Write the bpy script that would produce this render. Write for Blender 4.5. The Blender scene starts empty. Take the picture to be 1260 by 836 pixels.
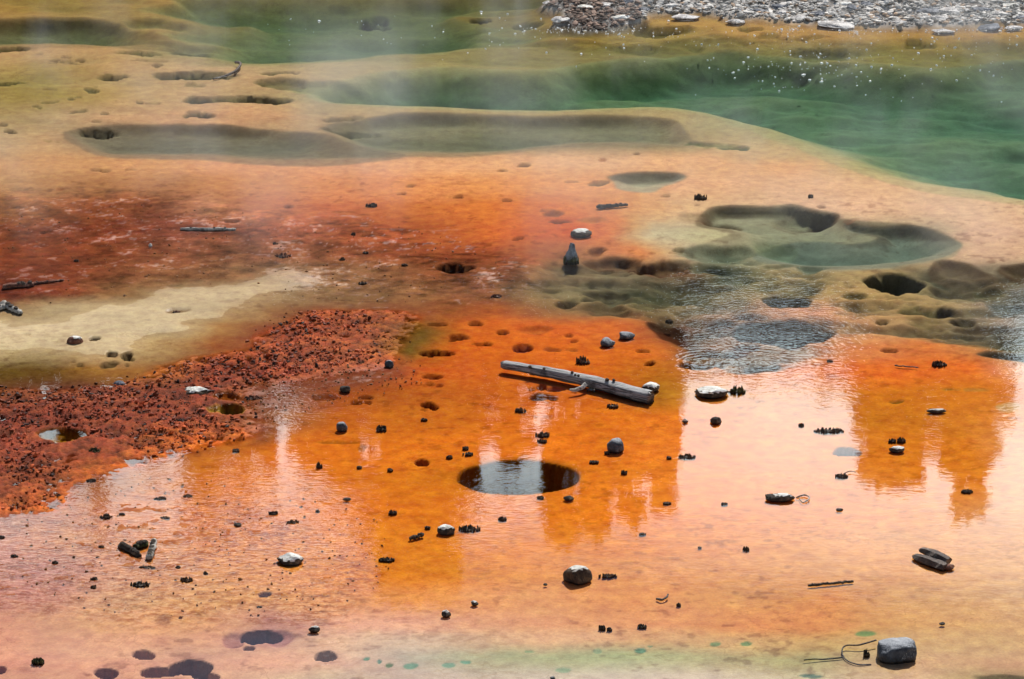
import bpy, bmesh, math, random
import numpy as np
from mathutils import Vector, Matrix, noise as mnoise

# ------------------------------------------------------------------ camera, sky, sun, exposure
SC = bpy.context.scene
COL = SC.collection
H = 8.0                      # eye height above the water (a boardwalk on the slope)
PITCH = math.radians(20.0)
TX = 0.18506                 # tan of half the horizontal field of view
cam = bpy.data.cameras.new('camera'); camo = bpy.data.objects.new('camera', cam); COL.objects.link(camo)
camo.location = (0, 0, H); camo.rotation_euler = (math.pi/2 - PITCH, 0, 0)
cam.sensor_width = 36; cam.lens = 18/TX; cam.clip_start = 0.1; cam.clip_end = 5000
SC.camera = camo
SC.view_settings.view_transform = 'Standard'; SC.view_settings.look = 'None'
SC.view_settings.exposure = 0.30; SC.view_settings.gamma = 1

SUN_EL, SUN_AZ = 47.0, 14.0      # azimuth: degrees to the right of straight ahead (+Y)
sdir = Vector((math.sin(math.radians(SUN_AZ))*math.cos(math.radians(SUN_EL)),
               math.cos(math.radians(SUN_AZ))*math.cos(math.radians(SUN_EL)), math.sin(math.radians(SUN_EL))))
sl = bpy.data.lights.new('sun', 'SUN'); so = bpy.data.objects.new('sun', sl); COL.objects.link(so)
sl.energy = 4.6; sl.angle = math.radians(0.5); sl.color = (1.0, 0.95, 0.87)
so.rotation_euler = sdir.to_track_quat('Z', 'Y').to_euler()

w = bpy.data.worlds.new('World'); SC.world = w; w.use_nodes = True
nt = w.node_tree; N = nt.nodes; L = nt.links; N.clear()
def nd(nt_, t, **k):
    n = nt_.nodes.new(t)
    for a, b in k.items(): setattr(n, a, b)
    return n
out = nd(nt, 'ShaderNodeOutputWorld'); bg = nd(nt, 'ShaderNodeBackground'); L.new(bg.outputs[0], out.inputs[0])
bg.inputs[1].default_value = 0.07
sky = nd(nt, 'ShaderNodeTexSky', sky_type='NISHITA', sun_disc=False)
sky.sun_elevation = math.radians(SUN_EL); sky.sun_rotation = math.radians(SUN_AZ); sky.altitude = 2200; sky.dust_density = 0.6
tc = nd(nt, 'ShaderNodeTexCoord')
sep = nd(nt, 'ShaderNodeSeparateXYZ'); L.new(tc.outputs['Generated'], sep.inputs[0])
mp = nd(nt, 'ShaderNodeMapping'); mp.inputs['Scale'].default_value = (2.2, 2.2, 5.5); L.new(tc.outputs['Generated'], mp.inputs[0])
nz = nd(nt, 'ShaderNodeTexNoise'); nz.inputs['Scale'].default_value = 2.6; nz.inputs['Detail'].default_value = 7; nz.inputs['Roughness'].default_value = 0.55
L.new(mp.outputs[0], nz.inputs[0])
def wm(op, a, b=None, clamp=False):
    m = nd(nt, 'ShaderNodeMath', operation=op); m.use_clamp = clamp
    for i, v in enumerate((a, b)):
        if v is None: continue
        if isinstance(v, (int, float)): m.inputs[i].default_value = v
        else: L.new(v, m.inputs[i])
    return m.outputs[0]
# a cloud bank low over the horizon thinning upward
mr = nd(nt, 'ShaderNodeMapRange', interpolation_type='SMOOTHSTEP'); L.new(sep.outputs[2], mr.inputs[0])
mr.inputs[1].default_value = 0.380; mr.inputs[2].default_value = 0.434; mr.inputs[3].default_value = 1.0; mr.inputs[4].default_value = 0.0
cl = wm('ADD', mr.outputs[0], wm('MULTIPLY', wm('SUBTRACT', nz.outputs[0], 0.5), 1.2), clamp=True)
dp = nd(nt, 'ShaderNodeVectorMath', operation='DOT_PRODUCT'); L.new(tc.outputs['Generated'], dp.inputs[0]); dp.inputs[1].default_value = sdir
fw = wm('POWER', wm('MAXIMUM', dp.outputs['Value'], 0.0), 5.0)       # clouds are brightest towards the sun
br = wm('ADD', wm('MULTIPLY', fw, 88.0), 8.0)
cc = nd(nt, 'ShaderNodeMix', data_type='RGBA', blend_type='MULTIPLY'); cc.inputs[0].default_value = 1
L.new(br, cc.inputs[6]); cc.inputs[7].default_value = (0.90, 1.04, 1.06, 1)
mx = nd(nt, 'ShaderNodeMix', data_type='RGBA'); L.new(cl, mx.inputs[0]); hsv = nd(nt, 'ShaderNodeHueSaturation'); hsv.inputs['Saturation'].default_value = 1.35; L.new(sky.outputs[0], hsv.inputs['Color']); L.new(hsv.outputs[0], mx.inputs[6]); L.new(cc.outputs[2], mx.inputs[7])
L.new(mx.outputs[2], bg.inputs[0])

# ------------------------------------------------------------------ helpers
cP, sP = math.cos(PITCH), math.sin(PITCH)
def at(px, py, z=0.0):
    """place on the level z that the photograph shows at this point"""
    xc = (px-630)/630*TX; yc = -(py-418)/630*TX
    d = (xc, cP+yc*sP, -sP+yc*cP); t = (z-H)/d[2]
    return Vector((d[0]*t, d[1]*t, z))
def pxm(py):
    p = at(630, py); return (p.y*cP + H*sP)/630*TX
def to_px(X, Y, Z=0.0):
    dep = Y*cP + (H-Z)*sP
    return 630+630*(X/dep)/TX, 418-630*((Y*sP-(H-Z)*cP)/dep)/TX
def lin(c):
    a = np.asarray(c, float)/255.0
    return np.where(a <= 0.04045, a/12.92, ((a+0.055)/1.055)**2.4)
def hash2(i, j, s):
    h = (i*374761393 + j*668265263 + s*974634777) & 0xffffffff
    h = ((h ^ (h >> 13))*1274126177) & 0xffffffff
    return ((h ^ (h >> 16)) & 0xffffff)/16777215.0
def vn(x, y, s=0):
    xi = np.floor(x).astype(np.int64); yi = np.floor(y).astype(np.int64)
    fx = x-xi; fy = y-yi; fx = fx*fx*(3-2*fx); fy = fy*fy*(3-2*fy)
    a = hash2(xi, yi, s); b = hash2(xi+1, yi, s); c = hash2(xi, yi+1, s); d = hash2(xi+1, yi+1, s)
    return (a+(b-a)*fx)*(1-fy)+(c+(d-c)*fx)*fy
def fbm(x, y, s=0, o=4):
    r = 0; a = 0.5; t = 0
    for k in range(o):
        r = r + a*vn(x, y, s+k*17); t += a; a *= 0.5; x = x*2.03+11.3; y = y*2.03+5.7
    return r/t - 0.5
def smooth(x):
    x = np.clip(x, 0, 1); return x*x*(3-2*x)
def spline(pts, n=5):
    P = np.array(pts, float); m = len(P); r = []
    for i in range(m):
        a, b, c, d = P[i-1], P[i], P[(i+1) % m], P[(i+2) % m]
        for k in range(n):
            t = k/n; r.append(0.5*((2*b)+(c-a)*t+(2*a-5*b+4*c-d)*t*t+(3*b-a-3*c+d)*t**3))
    return np.array(r)
KY = 2.6
def sdf(px, py, pts, n=4):
    """signed distance (inside +) in photograph-scaled ground units"""
    P = spline(pts, n); P = P*np.array([1, KY]); y = py*KY
    d = np.full(px.shape, 1e9); ins = np.zeros(px.shape, bool)
    for i in range(len(P)):
        a = P[i]; b = P[(i+1) % len(P)]; e = b-a; L2 = e@e+1e-9
        t = np.clip(((px-a[0])*e[0]+(y-a[1])*e[1])/L2, 0, 1)
        d = np.minimum(d, (px-a[0]-t*e[0])**2+(y-a[1]-t*e[1])**2)
        c = ((a[1] > y) != (b[1] > y)) & (px < (b[0]-a[0])*(y-a[1])/(b[1]-a[1]+1e-12)+a[0])
        ins ^= c
    d = np.sqrt(d); return np.where(ins, d, -d)

# ------------------------------------------------------------------ ground pigments and depths, read off the photograph
CP = {
 5:[(0,175,130,65),(100,180,135,70),(180,185,140,80),(300,150,118,60),(450,160,120,60),(600,165,120,60),(700,165,120,60),(900,205,148,78),(1100,205,145,70),(1260,200,140,65)],
 35:[(0,185,140,90),(150,190,145,88),(300,165,140,85),(450,165,140,85),(600,165,135,75),(700,180,130,60),(850,205,150,85),(1000,205,145,80),(1150,205,140,55),(1260,200,135,50)],
 62:[(0,205,155,105),(130,200,152,100),(260,180,150,95),(400,175,150,90),(550,170,145,85),(700,175,140,85),(850,170,140,80),(1050,185,150,85),(1260,170,130,60)],
 85:[(0,188,150,90),(60,170,138,72),(130,198,152,100),(220,205,160,115),(310,205,160,115),(400,195,160,105),(550,175,155,95),(750,170,150,85),(1000,150,140,85),(1260,150,140,80)],
 115:[(0,168,140,75),(60,170,142,72),(140,195,155,100),(250,210,162,118),(340,205,160,110),(420,190,160,105),(550,175,160,100),(750,165,160,100),(1000,160,155,100),(1260,160,155,100)],
 145:[(0,185,150,100),(80,200,158,115),(200,215,155,115),(300,220,155,115),(420,200,158,110),(600,190,160,105),(800,190,165,110),(1000,175,165,105),(1260,160,155,100)],
 175:[(0,200,165,125),(60,205,155,110),(150,160,130,100),(300,150,130,100),(450,175,145,110),(600,150,130,95),(780,150,135,95),(900,205,165,115),(1000,190,170,115),(1260,165,160,110)],
 200:[(0,208,148,105),(100,215,148,100),(200,220,148,100),(300,228,152,112),(450,230,155,115),(600,235,165,120),(750,232,172,130),(900,232,168,122),(1000,228,160,110),(1060,205,172,115),(1260,180,170,115)],
 225:[(0,198,138,90),(100,185,118,72),(200,190,120,78),(300,215,138,92),(450,225,135,85),(600,232,145,85),(700,230,145,90),(850,230,168,128),(1000,232,175,135),(1260,225,180,135)],
 255:[(0,165,95,45),(100,150,75,35),(200,160,88,55),(260,195,125,90),(330,200,110,65),(420,205,105,60),(500,205,110,55),(600,222,118,50),(680,222,115,50),(760,222,140,90),(850,220,175,130),(1000,230,178,142),(1150,230,178,140),(1260,227,180,140)],
 285:[(0,140,68,28),(100,142,66,30),(200,145,72,45),(300,158,82,50),(400,175,88,50),(500,175,85,45),(600,212,105,45),(700,218,95,38),(750,220,120,70),(800,205,190,145),(880,195,185,135),(1000,170,160,115),(1150,190,165,125),(1200,228,176,142),(1260,222,172,140)],
 310:[(0,138,62,20),(100,150,70,30),(200,148,78,45),(300,152,88,55),(400,155,85,50),(500,158,78,40),(600,172,80,38),(700,190,110,70),(780,222,130,80),(850,205,180,135),(1000,175,160,110),(1100,180,155,110),(1200,225,175,140),(1260,212,165,130)],
 335:[(0,130,58,22),(100,140,65,28),(190,148,88,52),(280,152,98,62),(380,156,102,68),(450,158,100,62),(540,150,80,40),(620,145,80,45),(700,160,125,85),(780,165,130,95),(830,170,105,70),(900,165,150,105),(1000,175,150,100),(1100,180,145,95),(1200,175,145,110),(1260,150,135,100)],
 360:[(0,125,50,22),(100,140,65,28),(160,150,100,60),(230,175,145,105),(330,168,125,85),(420,158,108,70),(520,155,95,55),(600,148,85,50),(700,160,135,90),(800,160,140,90),(900,160,125,80),(1000,180,140,90),(1100,190,150,95),(1200,165,140,95),(1260,150,140,120)],
 382:[(0,160,120,80),(80,185,160,115),(200,195,168,122),(300,170,118,72),(380,140,70,38),(470,145,75,42),(560,165,85,35),(620,175,85,35),(720,150,110,70),(830,155,125,85),(930,165,115,85),(1000,210,135,100),(1080,200,145,95),(1160,185,145,90),(1260,155,145,125)],
 402:[(0,190,170,125),(100,196,176,130),(200,195,170,122),(270,180,120,70),(330,140,65,35),(440,140,72,48),(510,115,80,20),(580,212,100,25),(680,220,102,28),(760,215,105,40),(820,160,85,50),(900,155,110,85),(1000,200,130,95),(1080,205,145,100),(1160,190,145,95),(1260,160,150,130)],
 430:[(0,188,165,112),(100,192,165,115),(200,185,145,95),(270,160,85,40),(350,140,70,45),(440,145,78,52),(500,120,85,20),(560,212,98,15),(680,218,102,18),(800,215,105,25),(860,190,105,50),(950,170,115,85),(1050,215,125,75),(1150,222,118,55),(1220,190,125,75),(1260,170,140,100)],
 455:[(0,110,75,12),(60,112,72,12),(120,165,105,40),(180,160,95,45),(260,125,55,30),(350,135,65,45),(440,150,82,60),(520,205,90,18),(620,205,95,12),(720,212,100,15),(820,190,105,12),(900,205,115,50),(1000,215,110,40),(1100,225,105,28),(1200,225,108,32),(1260,220,150,110)],
 480:[(0,110,60,25),(100,115,58,35),(250,120,58,42),(350,150,90,65),(420,165,75,18),(520,190,92,15),(620,205,98,12),(720,208,98,10),(810,175,105,8),(850,200,120,30),(950,212,122,40),(1060,208,112,15),(1150,212,114,16),(1240,215,115,30)],
 515:[(0,122,58,40),(100,125,60,42),(250,130,65,45),(330,165,95,50),(400,195,95,12),(500,200,102,12),(620,212,105,10),(750,220,110,12),(850,225,118,28),(950,225,128,55),(1060,200,110,12),(1150,205,112,14),(1240,218,125,45)],
 550:[(0,125,60,42),(150,130,65,45),(250,185,98,30),(330,215,108,15),(420,222,112,12),(550,222,112,10),(700,225,112,10),(850,228,120,32),(980,226,130,55),(1080,215,115,14),(1180,215,116,15),(1260,222,140,80)],
 590:[(0,128,65,45),(80,140,75,40),(160,190,100,12),(280,215,112,15),(420,218,112,12),(560,212,112,8),(700,222,115,10),(850,228,122,30),(1000,226,130,60),(1120,218,118,16),(1200,220,120,25),(1260,224,142,85)],
 630:[(0,165,90,60),(80,185,98,40),(200,205,108,20),(330,215,112,18),(450,218,112,15),(600,220,115,12),(750,226,118,14),(880,226,125,45),(1000,226,130,60),(1130,222,128,50),(1260,222,145,90)],
 665:[(0,190,110,80),(80,195,112,50),(200,205,112,28),(330,212,118,35),(450,218,118,20),(600,222,122,22),(750,224,125,35),(880,222,130,60),(1000,220,136,70),(1130,220,140,78),(1260,222,148,95)],
 700:[(0,192,118,100),(60,190,115,98),(150,205,125,75),(260,214,132,65),(380,218,128,50),(500,220,120,22),(600,222,130,40),(720,222,138,75),(880,216,135,75),(1000,216,138,75),(1130,218,142,80),(1260,218,152,100)],
 735:[(0,192,112,102),(60,190,112,100),(130,208,138,105),(260,218,145,100),(380,222,142,95),(520,224,138,75),(650,222,145,90),(780,220,138,80),(900,212,138,78),(1020,214,132,68),(1130,210,145,88),(1260,214,155,105)],
 765:[(0,205,128,115),(100,215,142,115),(240,220,145,112),(330,195,120,120),(420,222,148,125),(550,222,152,118),(700,222,145,95),(850,218,138,85),(1000,215,132,72),(1130,212,150,90),(1260,210,155,105)],
 785:[(0,212,135,122),(120,215,142,125),(240,215,140,125),(320,190,120,125),(420,215,158,135),(520,205,172,140),(650,218,160,120),(780,212,150,105),(900,208,158,105),(1020,200,155,95),(1130,208,158,105),(1260,206,158,108)],
 808:[(0,215,138,128),(120,215,145,132),(240,205,140,132),(330,220,150,138),(420,212,158,140),(500,188,178,145),(620,175,175,125),(750,172,178,118),(880,180,172,115),(1000,175,170,110),(1060,190,168,115),(1150,205,162,115),(1260,206,160,115)],
 836:[(0,205,138,128),(120,210,145,132),(240,210,145,132),(330,205,158,142),(420,196,175,145),(550,195,182,150),(700,198,190,155),(850,205,192,155),(1000,195,188,140),(1120,212,182,135),(1200,190,165,110),(1260,150,130,85)],
}
rowsY = sorted(CP)
# one smooth pigment table over the flats
GX = np.arange(0, 1261, 10.0)
tab = np.zeros((len(rowsY), len(GX), 3))
for i, yy in enumerate(rowsY):
    a = np.array(CP[yy], float); lc = lin(a[:, 1:])
    for c in range(3): tab[i, :, c] = np.interp(GX, a[:, 0], lc[:, c])
def pigment(px, py):
    x = np.clip(px, 0, 1260)/10; y = np.interp(py, rowsY, np.arange(len(rowsY)))
    xi = np.clip(x.astype(int), 0, len(GX)-2); yi = np.clip(y.astype(int), 0, len(rowsY)-2)
    fx = (x-xi)[..., None]; fy = (y-yi)[..., None]; fx = fx; fy = fy*fy*(3-2*fy)
    return (tab[yi, xi]*(1-fx)+tab[yi, xi+1]*fx)*(1-fy)+(tab[yi+1, xi]*(1-fx)+tab[yi+1, xi+1]*fx)*fy

# (outline, depth, soft near the far rim, soft near the close rim, pigment or None, opacity)
BASINS = [
 ([(-60,24),(0,22),(60,19),(110,20),(148,24),(170,33),(205,41),(245,50),(230,55),(150,58),(60,58),(-60,57)], .15, 12, 60, (150,120,80), .5),
 ([(150,22),(200,19),(252,32),(235,35),(200,34),(165,31)], .14, 10, 35, None, 0),
 ([(163,9),(210,3),(235,-8),(660,-8),(664,4),(600,10),(560,14),(600,22),(640,24),(600,30),(660,37),(650,42),(600,44),(640,50),(560,60),(480,66),(440,72),(370,75),(290,74),(250,62),(262,52),(230,44),(196,37),(300,26),(250,18)], .18, 30, 60, (165,150,95), .5),
 ([(380,112),(430,94),(540,78),(640,82),(700,72),(800,60),(900,52),(1000,62),(1040,67),(1140,74),(1180,69),(1300,56),(1400,60),(1400,275),(1260,252),(1130,233),(1060,213),(1010,193),(960,172),(900,150),(850,138),(780,133),(660,137),(520,133),(420,126)], .36, 45, 150, (172,168,118), .5),
 ([(395,152),(450,143),(510,137),(600,139),(660,141),(740,139),(815,144),(838,154),(850,168),(880,174),(820,178),(740,177),(690,180),(640,187),(580,192),(500,192),(440,190),(410,172)], .115, 16, 60, (158,138,108), .75),
 ([(84,160),(130,152),(200,150),(260,149),(310,153),(380,160),(425,170),(480,180),(500,192),(440,200),(380,204),(310,202),(250,196),(200,195),(130,192),(95,178)], .10, 18, 70, (150,128,104), .75),
 ([(748,216),(780,211),(835,212),(838,220),(815,228),(800,236),(760,233),(752,224)], .07, 10, 60, (175,170,145), .8),
 ([(860,262),(885,252),(940,252),(975,250),(1000,256),(1030,262),(1040,269),(1110,274),(1150,282),(1180,296),(1178,312),(1140,323),(1080,331),(1000,332),(940,326),(890,320),(860,312),(840,306),(870,296),(900,285),(860,276)], .10, 11, 90, (172,160,128), .75),
 ([(1040,272),(1075,276),(1120,276),(1150,284),(1180,298),(1170,312),(1120,324),(1060,330),(980,326),(930,310),(950,292),(1000,284),(1050,290),(1080,284),(1045,278)], .11, 12, 90, (132,136,120), .7),
 ([(1150,320),(1185,322),(1215,332),(1240,344),(1225,350),(1180,345),(1150,335)], .06, 12, 60, (110,85,60), .7),
 ([(1225,330),(1262,322),(1300,322),(1300,345),(1250,342)], .07, 8, 40, (90,65,40), .8),
 ([(1200,435),(1240,428),(1300,428),(1300,447),(1250,444)], .12, 14, 30, (90,85,70), .8),
 ([(795,396),(815,392),(840,398),(850,410),(840,420),(815,412)], .05, 8, 20, (85,42,25), .9),
]
# (cx, cy, rx, ry, depth, far softness, near softness, pigment, opacity)
DIPS = [
 (635,585,70,19.5,.8,.10,.25,(60,42,18),.9), (635,585,78,24,.04,.5,.6,(150,80,10),.6),
 (178,804,14,5.5,.30,.3,.4,(38,62,150),.95),(236,820,27,9,.35,.25,.35,(38,62,150),.95),(197,826,21,6,.32,.3,.4,(38,62,150),.95),  # vents' blue is the sky's reflection put into their pigment
 (254,831,18,5,.28,.3,.4,(38,62,150),.95),(130,828,14,5.5,.28,.3,.4,(38,62,150),.95),(-1,822,8,6,.25,.3,.4,(38,62,150),.95),
 (318,782,24,6.5,.22,.35,.5,(38,62,150),.95),(306,794,9,3.5,.15,.4,.5,(38,62,150),.95),(402,806,14,6,.3,.2,.3,(38,62,150),.95),
 (1041,555,13,4.5,.3,.25,.4,(38,62,150),.95),(518,567,9,3.5,.16,.4,.5,(120,95,90),.9),(328,733,6,3.5,.16,.4,.5,(38,62,150),.95),
 (285,786,14,7,.02,.5,.6,(150,85,95),.5),(345,784,20,10,.02,.5,.6,(165,95,105),.5),
 # springs and hollows right of centre
 (985,265,44,10,.08,.4,.9,(140,110,80),.6),(1014,265,26,7,.10,.5,.7,(95,60,45),.8),(887,270,26,6.5,.07,.4,.8,(125,90,65),.85),(860,266,30,7,.03,.4,.8,(150,115,85),.5),
 (1104,346,38,12,.20,.3,.5,(82,72,66),.85),(968,367,27,8,.22,.3,.45,(80,68,58),.9),(1050,362,13,3.5,.09,.4,.5,(80,75,45),.9),
 (1152,361,11,3,.08,.4,.5,(85,75,60),.9),(1160,381,15,6,.14,.4,.5,(85,75,65),.9),(1128,379,24,4,.06,.4,.6,(100,95,55),.8),(1182,392,20,5.5,.12,.35,.5,(85,70,50),.9),
 (1088,394,12,3,.10,.3,.4,(85,60,50),.9),(1200,400,25,3,.05,.5,.7,(110,80,55),.8),(1095,429,11,3,.07,.3,.4,(110,60,30),.9),(1178,416,20,3,.04,.5,.5,(150,95,60),.8),
 (1000,327,20,7,.09,.4,.7,(100,105,85),.8),(960,324,22,4,.05,.4,.7,(120,110,80),.7),(1240,376,28,8,.12,.4,.6,(110,110,105),.8),
 (965,407,66,15,.22,.35,.7,(105,72,72),.85),(935,447,24,5,.16,.35,.4,(115,62,55),.9),(860,447,17,5.5,.18,.4,.5,(80,48,20),.9),(876,444,14,4,.1,.4,.5,(110,65,50),.8),
 (905,428,20,5,.12,.4,.5,(110,75,75),.9),(922,424,16,4,.09,.4,.5,(110,75,75),.9),(880,438,8,2,.07,.4,.4,(100,60,50),.9),(850,424,10,3,.08,.4,.4,(120,55,20),.9),(920,388,28,7,.08,.4,.7,(110,80,65),.8),(890,396,24,6,.1,.4,.6,(100,70,60),.8),
 (852,352,34,14,.13,.4,.9,(105,88,62),.85),(808,327,42,8,.14,.25,.8,(115,62,40),.85),(755,322,38,7,.10,.3,.8,(110,75,55),.8),(733,308,14,5,.08,.4,.7,(100,55,38),.85),
 (740,331,60,10,.07,.5,.9,(120,110,85),.6),(700,334,28,12,.04,.5,.9,(140,110,80),.6),(745,358,30,6,.09,.35,.7,(105,85,62),.8),(725,366,12,3,.08,.4,.5,(80,65,50),.9),(698,371,18,6,.10,.35,.6,(85,62,45),.9),
 (745,378,34,9,.09,.4,.8,(100,72,50),.8),(800,372,34,6,.07,.4,.7,(120,100,70),.7),(875,380,28,5,.07,.4,.7,(105,95,70),.7),(900,338,34,8,.10,.4,.9,(115,108,85),.7),(868,310,42,9,.09,.5,.9,(115,118,98),.75),
 (905,303,28,7,.08,.5,.9,(120,120,98),.6),(835,305,8,2,.05,.4,.4,(110,95,60),.9),(880,325,30,6,.08,.5,.8,(125,120,95),.7),(660,405,24,5,.04,.4,.7,(175,85,40),.6),(815,345,24,7,.06,.4,.8,(125,110,82),.7),(820,338,26,7,.06,.4,.8,(120,105,80),.7),
 (952,296,30,8,.07,.4,.9,(150,150,110),.5),(770,384,22,4,.06,.4,.7,(130,85,60),.7),(1215,354,34,7,.07,.4,.8,(130,110,75),.7),(1165,350,30,6,.05,.4,.8,(135,105,75),.7),
 # small holes on the orange flats
 (541,434,19,2.6,.07,.3,.4,(110,38,14),.9),(530,461,12,2.5,.06,.4,.4,(120,45,18),.9),(527,472,6,1.6,.03,.5,.5,(130,55,20),.8),(538,473,5,1.6,.03,.5,.5,(130,55,20),.8),
 (590,422,12,2.5,.06,.4,.4,(95,38,14),.9),(600,421,7,3,.05,.4,.4,(110,45,14),.9),(566,414,14,3,.06,.4,.4,(110,45,12),.9),(557,416,6,2,.04,.4,.4,(110,45,12),.9),(644,427,10,4,.07,.4,.4,(130,60,55),.9),
 (536,397,14,2.6,.05,.4,.5,(120,48,20),.9),(588,397,9,2,.05,.4,.4,(120,48,20),.9),(619,407,11,3.4,.06,.4,.4,(105,40,16),.9),(660,408,5,1.6,.04,.4,.4,(130,55,20),.8),(706,418,5,2,.05,.4,.4,(90,30,12),.9),(701,412,4,1.3,.04,.4,.4,(90,30,12),.9),
 (452,489,11,2.4,.05,.4,.5,(110,40,14),.9),(440,495,11,3,.05,.4,.5,(125,50,18),.8),(455,495,6,2,.04,.4,.5,(120,45,18),.8),(398,488,12,3,.04,.4,.6,(150,70,30),.6),
 (527,497,12,4,.08,.4,.4,(100,40,10),.9),(520,503,6,1.6,.05,.4,.4,(100,40,10),.9),(535,500,6,3,.06,.4,.4,(100,40,10),.9),(666,488,17,4.4,.10,.35,.4,(95,38,16),.95),(667,476,8,3,.06,.4,.5,(130,55,35),.9),(684,478,9,3,.06,.4,.5,(130,55,40),.9),(655,479,4,1.3,.04,.4,.4,(95,38,16),.9),
 (797,446,7,2.8,.09,.35,.4,(85,48,10),.95),(680,428,12,2.6,.05,.5,.5,(130,80,45),.7),(704,428,9,2,.04,.5,.5,(130,80,45),.7),(792,430,7,1.8,.05,.4,.4,(110,60,25),.9),
 (564,331,22,5.5,.09,.3,.6,(70,40,30),.9),(680,262,14,3.6,.07,.4,.6,(125,72,48),.9),(686,271,16,2.4,.06,.4,.5,(115,66,48),.9),(672,258,9,1.5,.04,.5,.5,(130,80,55),.8),(640,291,7,1.5,.04,.4,.4,(125,62,35),.9),(725,270,17,4,.03,.5,.6,(190,125,70),.7),
 (357,254,8,2,.05,.4,.5,(120,62,40),.85),(496,239,8,1.5,.04,.4,.4,(115,62,35),.9),(565,241,10,2,.04,.4,.4,(115,62,35),.9),(627,243,8,2,.04,.4,.4,(115,62,35),.9),(504,227,7,1.5,.04,.4,.4,(120,80,50),.9),(646,202,8,2,.05,.3,.4,(110,70,55),.9),(617,208,6,1.6,.04,.4,.4,(120,75,55),.9),(702,222,10,1.8,.04,.4,.5,(140,105,80),.8),(735,224,12,2.6,.05,.4,.5,(150,125,95),.8),
 (780,188,5,1.4,.03,.4,.4,(130,85,60),.9),(740,196,6,1.5,.02,.4,.4,(190,120,80),.8),(1012,253,6,1.3,.04,.3,.4,(95,48,35),.9),(1046,269,6,1.3,.03,.4,.4,(130,80,60),.8),(822,240,7,1.5,.04,.4,.4,(130,80,55),.9),(857,252,3,1,.03,.4,.4,(110,65,45),.9),(1232,318,5,1.5,.03,.4,.4,(120,70,50),.9),
 (853,174,16,2,.04,.4,.5,(110,125,75),.9),(903,181,20,2.6,.05,.4,.5,(95,115,75),.9),(885,177,25,2.5,.03,.5,.5,(140,135,85),.6),
 (178,252,9,1.6,.05,.4,.4,(85,42,28),.9),(282,272,7,1.8,.05,.4,.4,(90,55,45),.9),(280,271,12,2,.03,.4,.4,(110,60,40),.6),(75,231,9,3,.02,.5,.5,(160,90,50),.7),(54,284,8,2,.02,.5,.5,(80,38,22),.7),(126,209,11,1.6,.04,.4,.5,(125,82,58),.85),(156,208,8,1.2,.03,.4,.5,(125,82,58),.8),
 (135,437,7,3,.08,.3,.4,(70,42,15),.95),(153,438,9,3,.07,.4,.4,(80,52,20),.9),(138,447,12,2.6,.05,.4,.5,(95,72,40),.85),(160,442,6,1.6,.05,.4,.4,(80,52,20),.9),(116,419,9,3,.06,.4,.5,(90,62,35),.9),(101,449,6,1.6,.03,.4,.5,(110,78,35),.9),(91,445,5,1.2,.03,.4,.5,(130,90,45),.9),(158,449,4,1.4,.04,.4,.4,(95,72,40),.9),(34,414,8,1,.02,.5,.5,(150,125,85),.7),(215,384,12,2.4,.02,.5,.5,(130,100,70),.7),
 # the rust crust's little pools
 (72,537,34,8,.065,.3,.5,(170,112,15),.95),(85,535,11,2.6,.09,.3,.4,(95,70,10),.95),(278,507,24,6.5,.06,.3,.5,(205,165,70),.95),(284,503,15,3.6,.10,.3,.4,(75,85,45),.95),(280,487,20,5,.05,.4,.5,(150,78,15),.8),(170,568,14,2,.04,.4,.4,(140,70,15),.7),
 # the sandy flats at upper left
 (10,59,28,4,.08,.3,.7,(100,80,40),.8),(48,65,9,1.2,.04,.4,.5,(130,100,60),.8),(66,71,7,1.1,.03,.4,.4,(110,78,45),.8),(82,68,6,1.1,.03,.4,.4,(110,78,45),.8),(100,71,10,1.4,.03,.4,.4,(110,78,45),.8),(90,77,14,2,.04,.4,.5,(110,82,50),.8),(75,74,14,1.4,.03,.4,.5,(110,82,50),.7),
 (141,92,22,2.6,.07,.3,.6,(105,88,42),.9),(170,62,28,2,.05,.4,.6,(130,110,60),.8),(195,79,9,1.8,.04,.4,.5,(130,100,60),.8),(185,73,26,1.2,.02,.4,.5,(140,105,65),.6),(240,91,52,5,.09,.25,.7,(120,108,75),.85),(228,88,14,1.8,.05,.4,.5,(85,88,60),.8),(240,103,15,2,.03,.4,.5,(150,125,85),.7),
 (244,121,19,2.8,.07,.3,.6,(95,85,62),.9),(300,120,44,3.6,.06,.3,.7,(130,112,75),.8),(248,140,24,2.6,.05,.4,.5,(95,82,62),.9),(238,137,8,1.2,.04,.4,.4,(95,82,62),.8),(12,99,20,2.2,.06,.4,.5,(85,75,38),.9),(60,125,14,1,.03,.4,.5,(80,72,30),.8),(44,130,6,1.1,.03,.4,.5,(70,62,30),.9),
 (110,110,8,2.6,.05,.4,.5,(95,88,62),.9),(96,117,6,1.2,.04,.4,.5,(85,75,55),.9),(120,106,5,1.1,.03,.4,.5,(85,75,55),.9),(88,120,5,1,.03,.4,.5,(85,75,55),.9),(60,108,8,1.4,.03,.4,.5,(140,108,65),.8),(173,124,5,1,.03,.4,.5,(95,70,50),.9),(190,125,8,1,.03,.4,.5,(110,80,55),.8),(130,137,6,2,.04,.4,.5,(110,98,80),.9),(98,134,14,2,.02,.4,.5,(125,108,80),.8),(118,146,9,1,.03,.4,.5,(120,95,75),.9),(15,160,7,1.5,.04,.4,.5,(105,80,68),.9),(3,153,6,2,.04,.4,.5,(120,92,75),.9),
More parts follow.
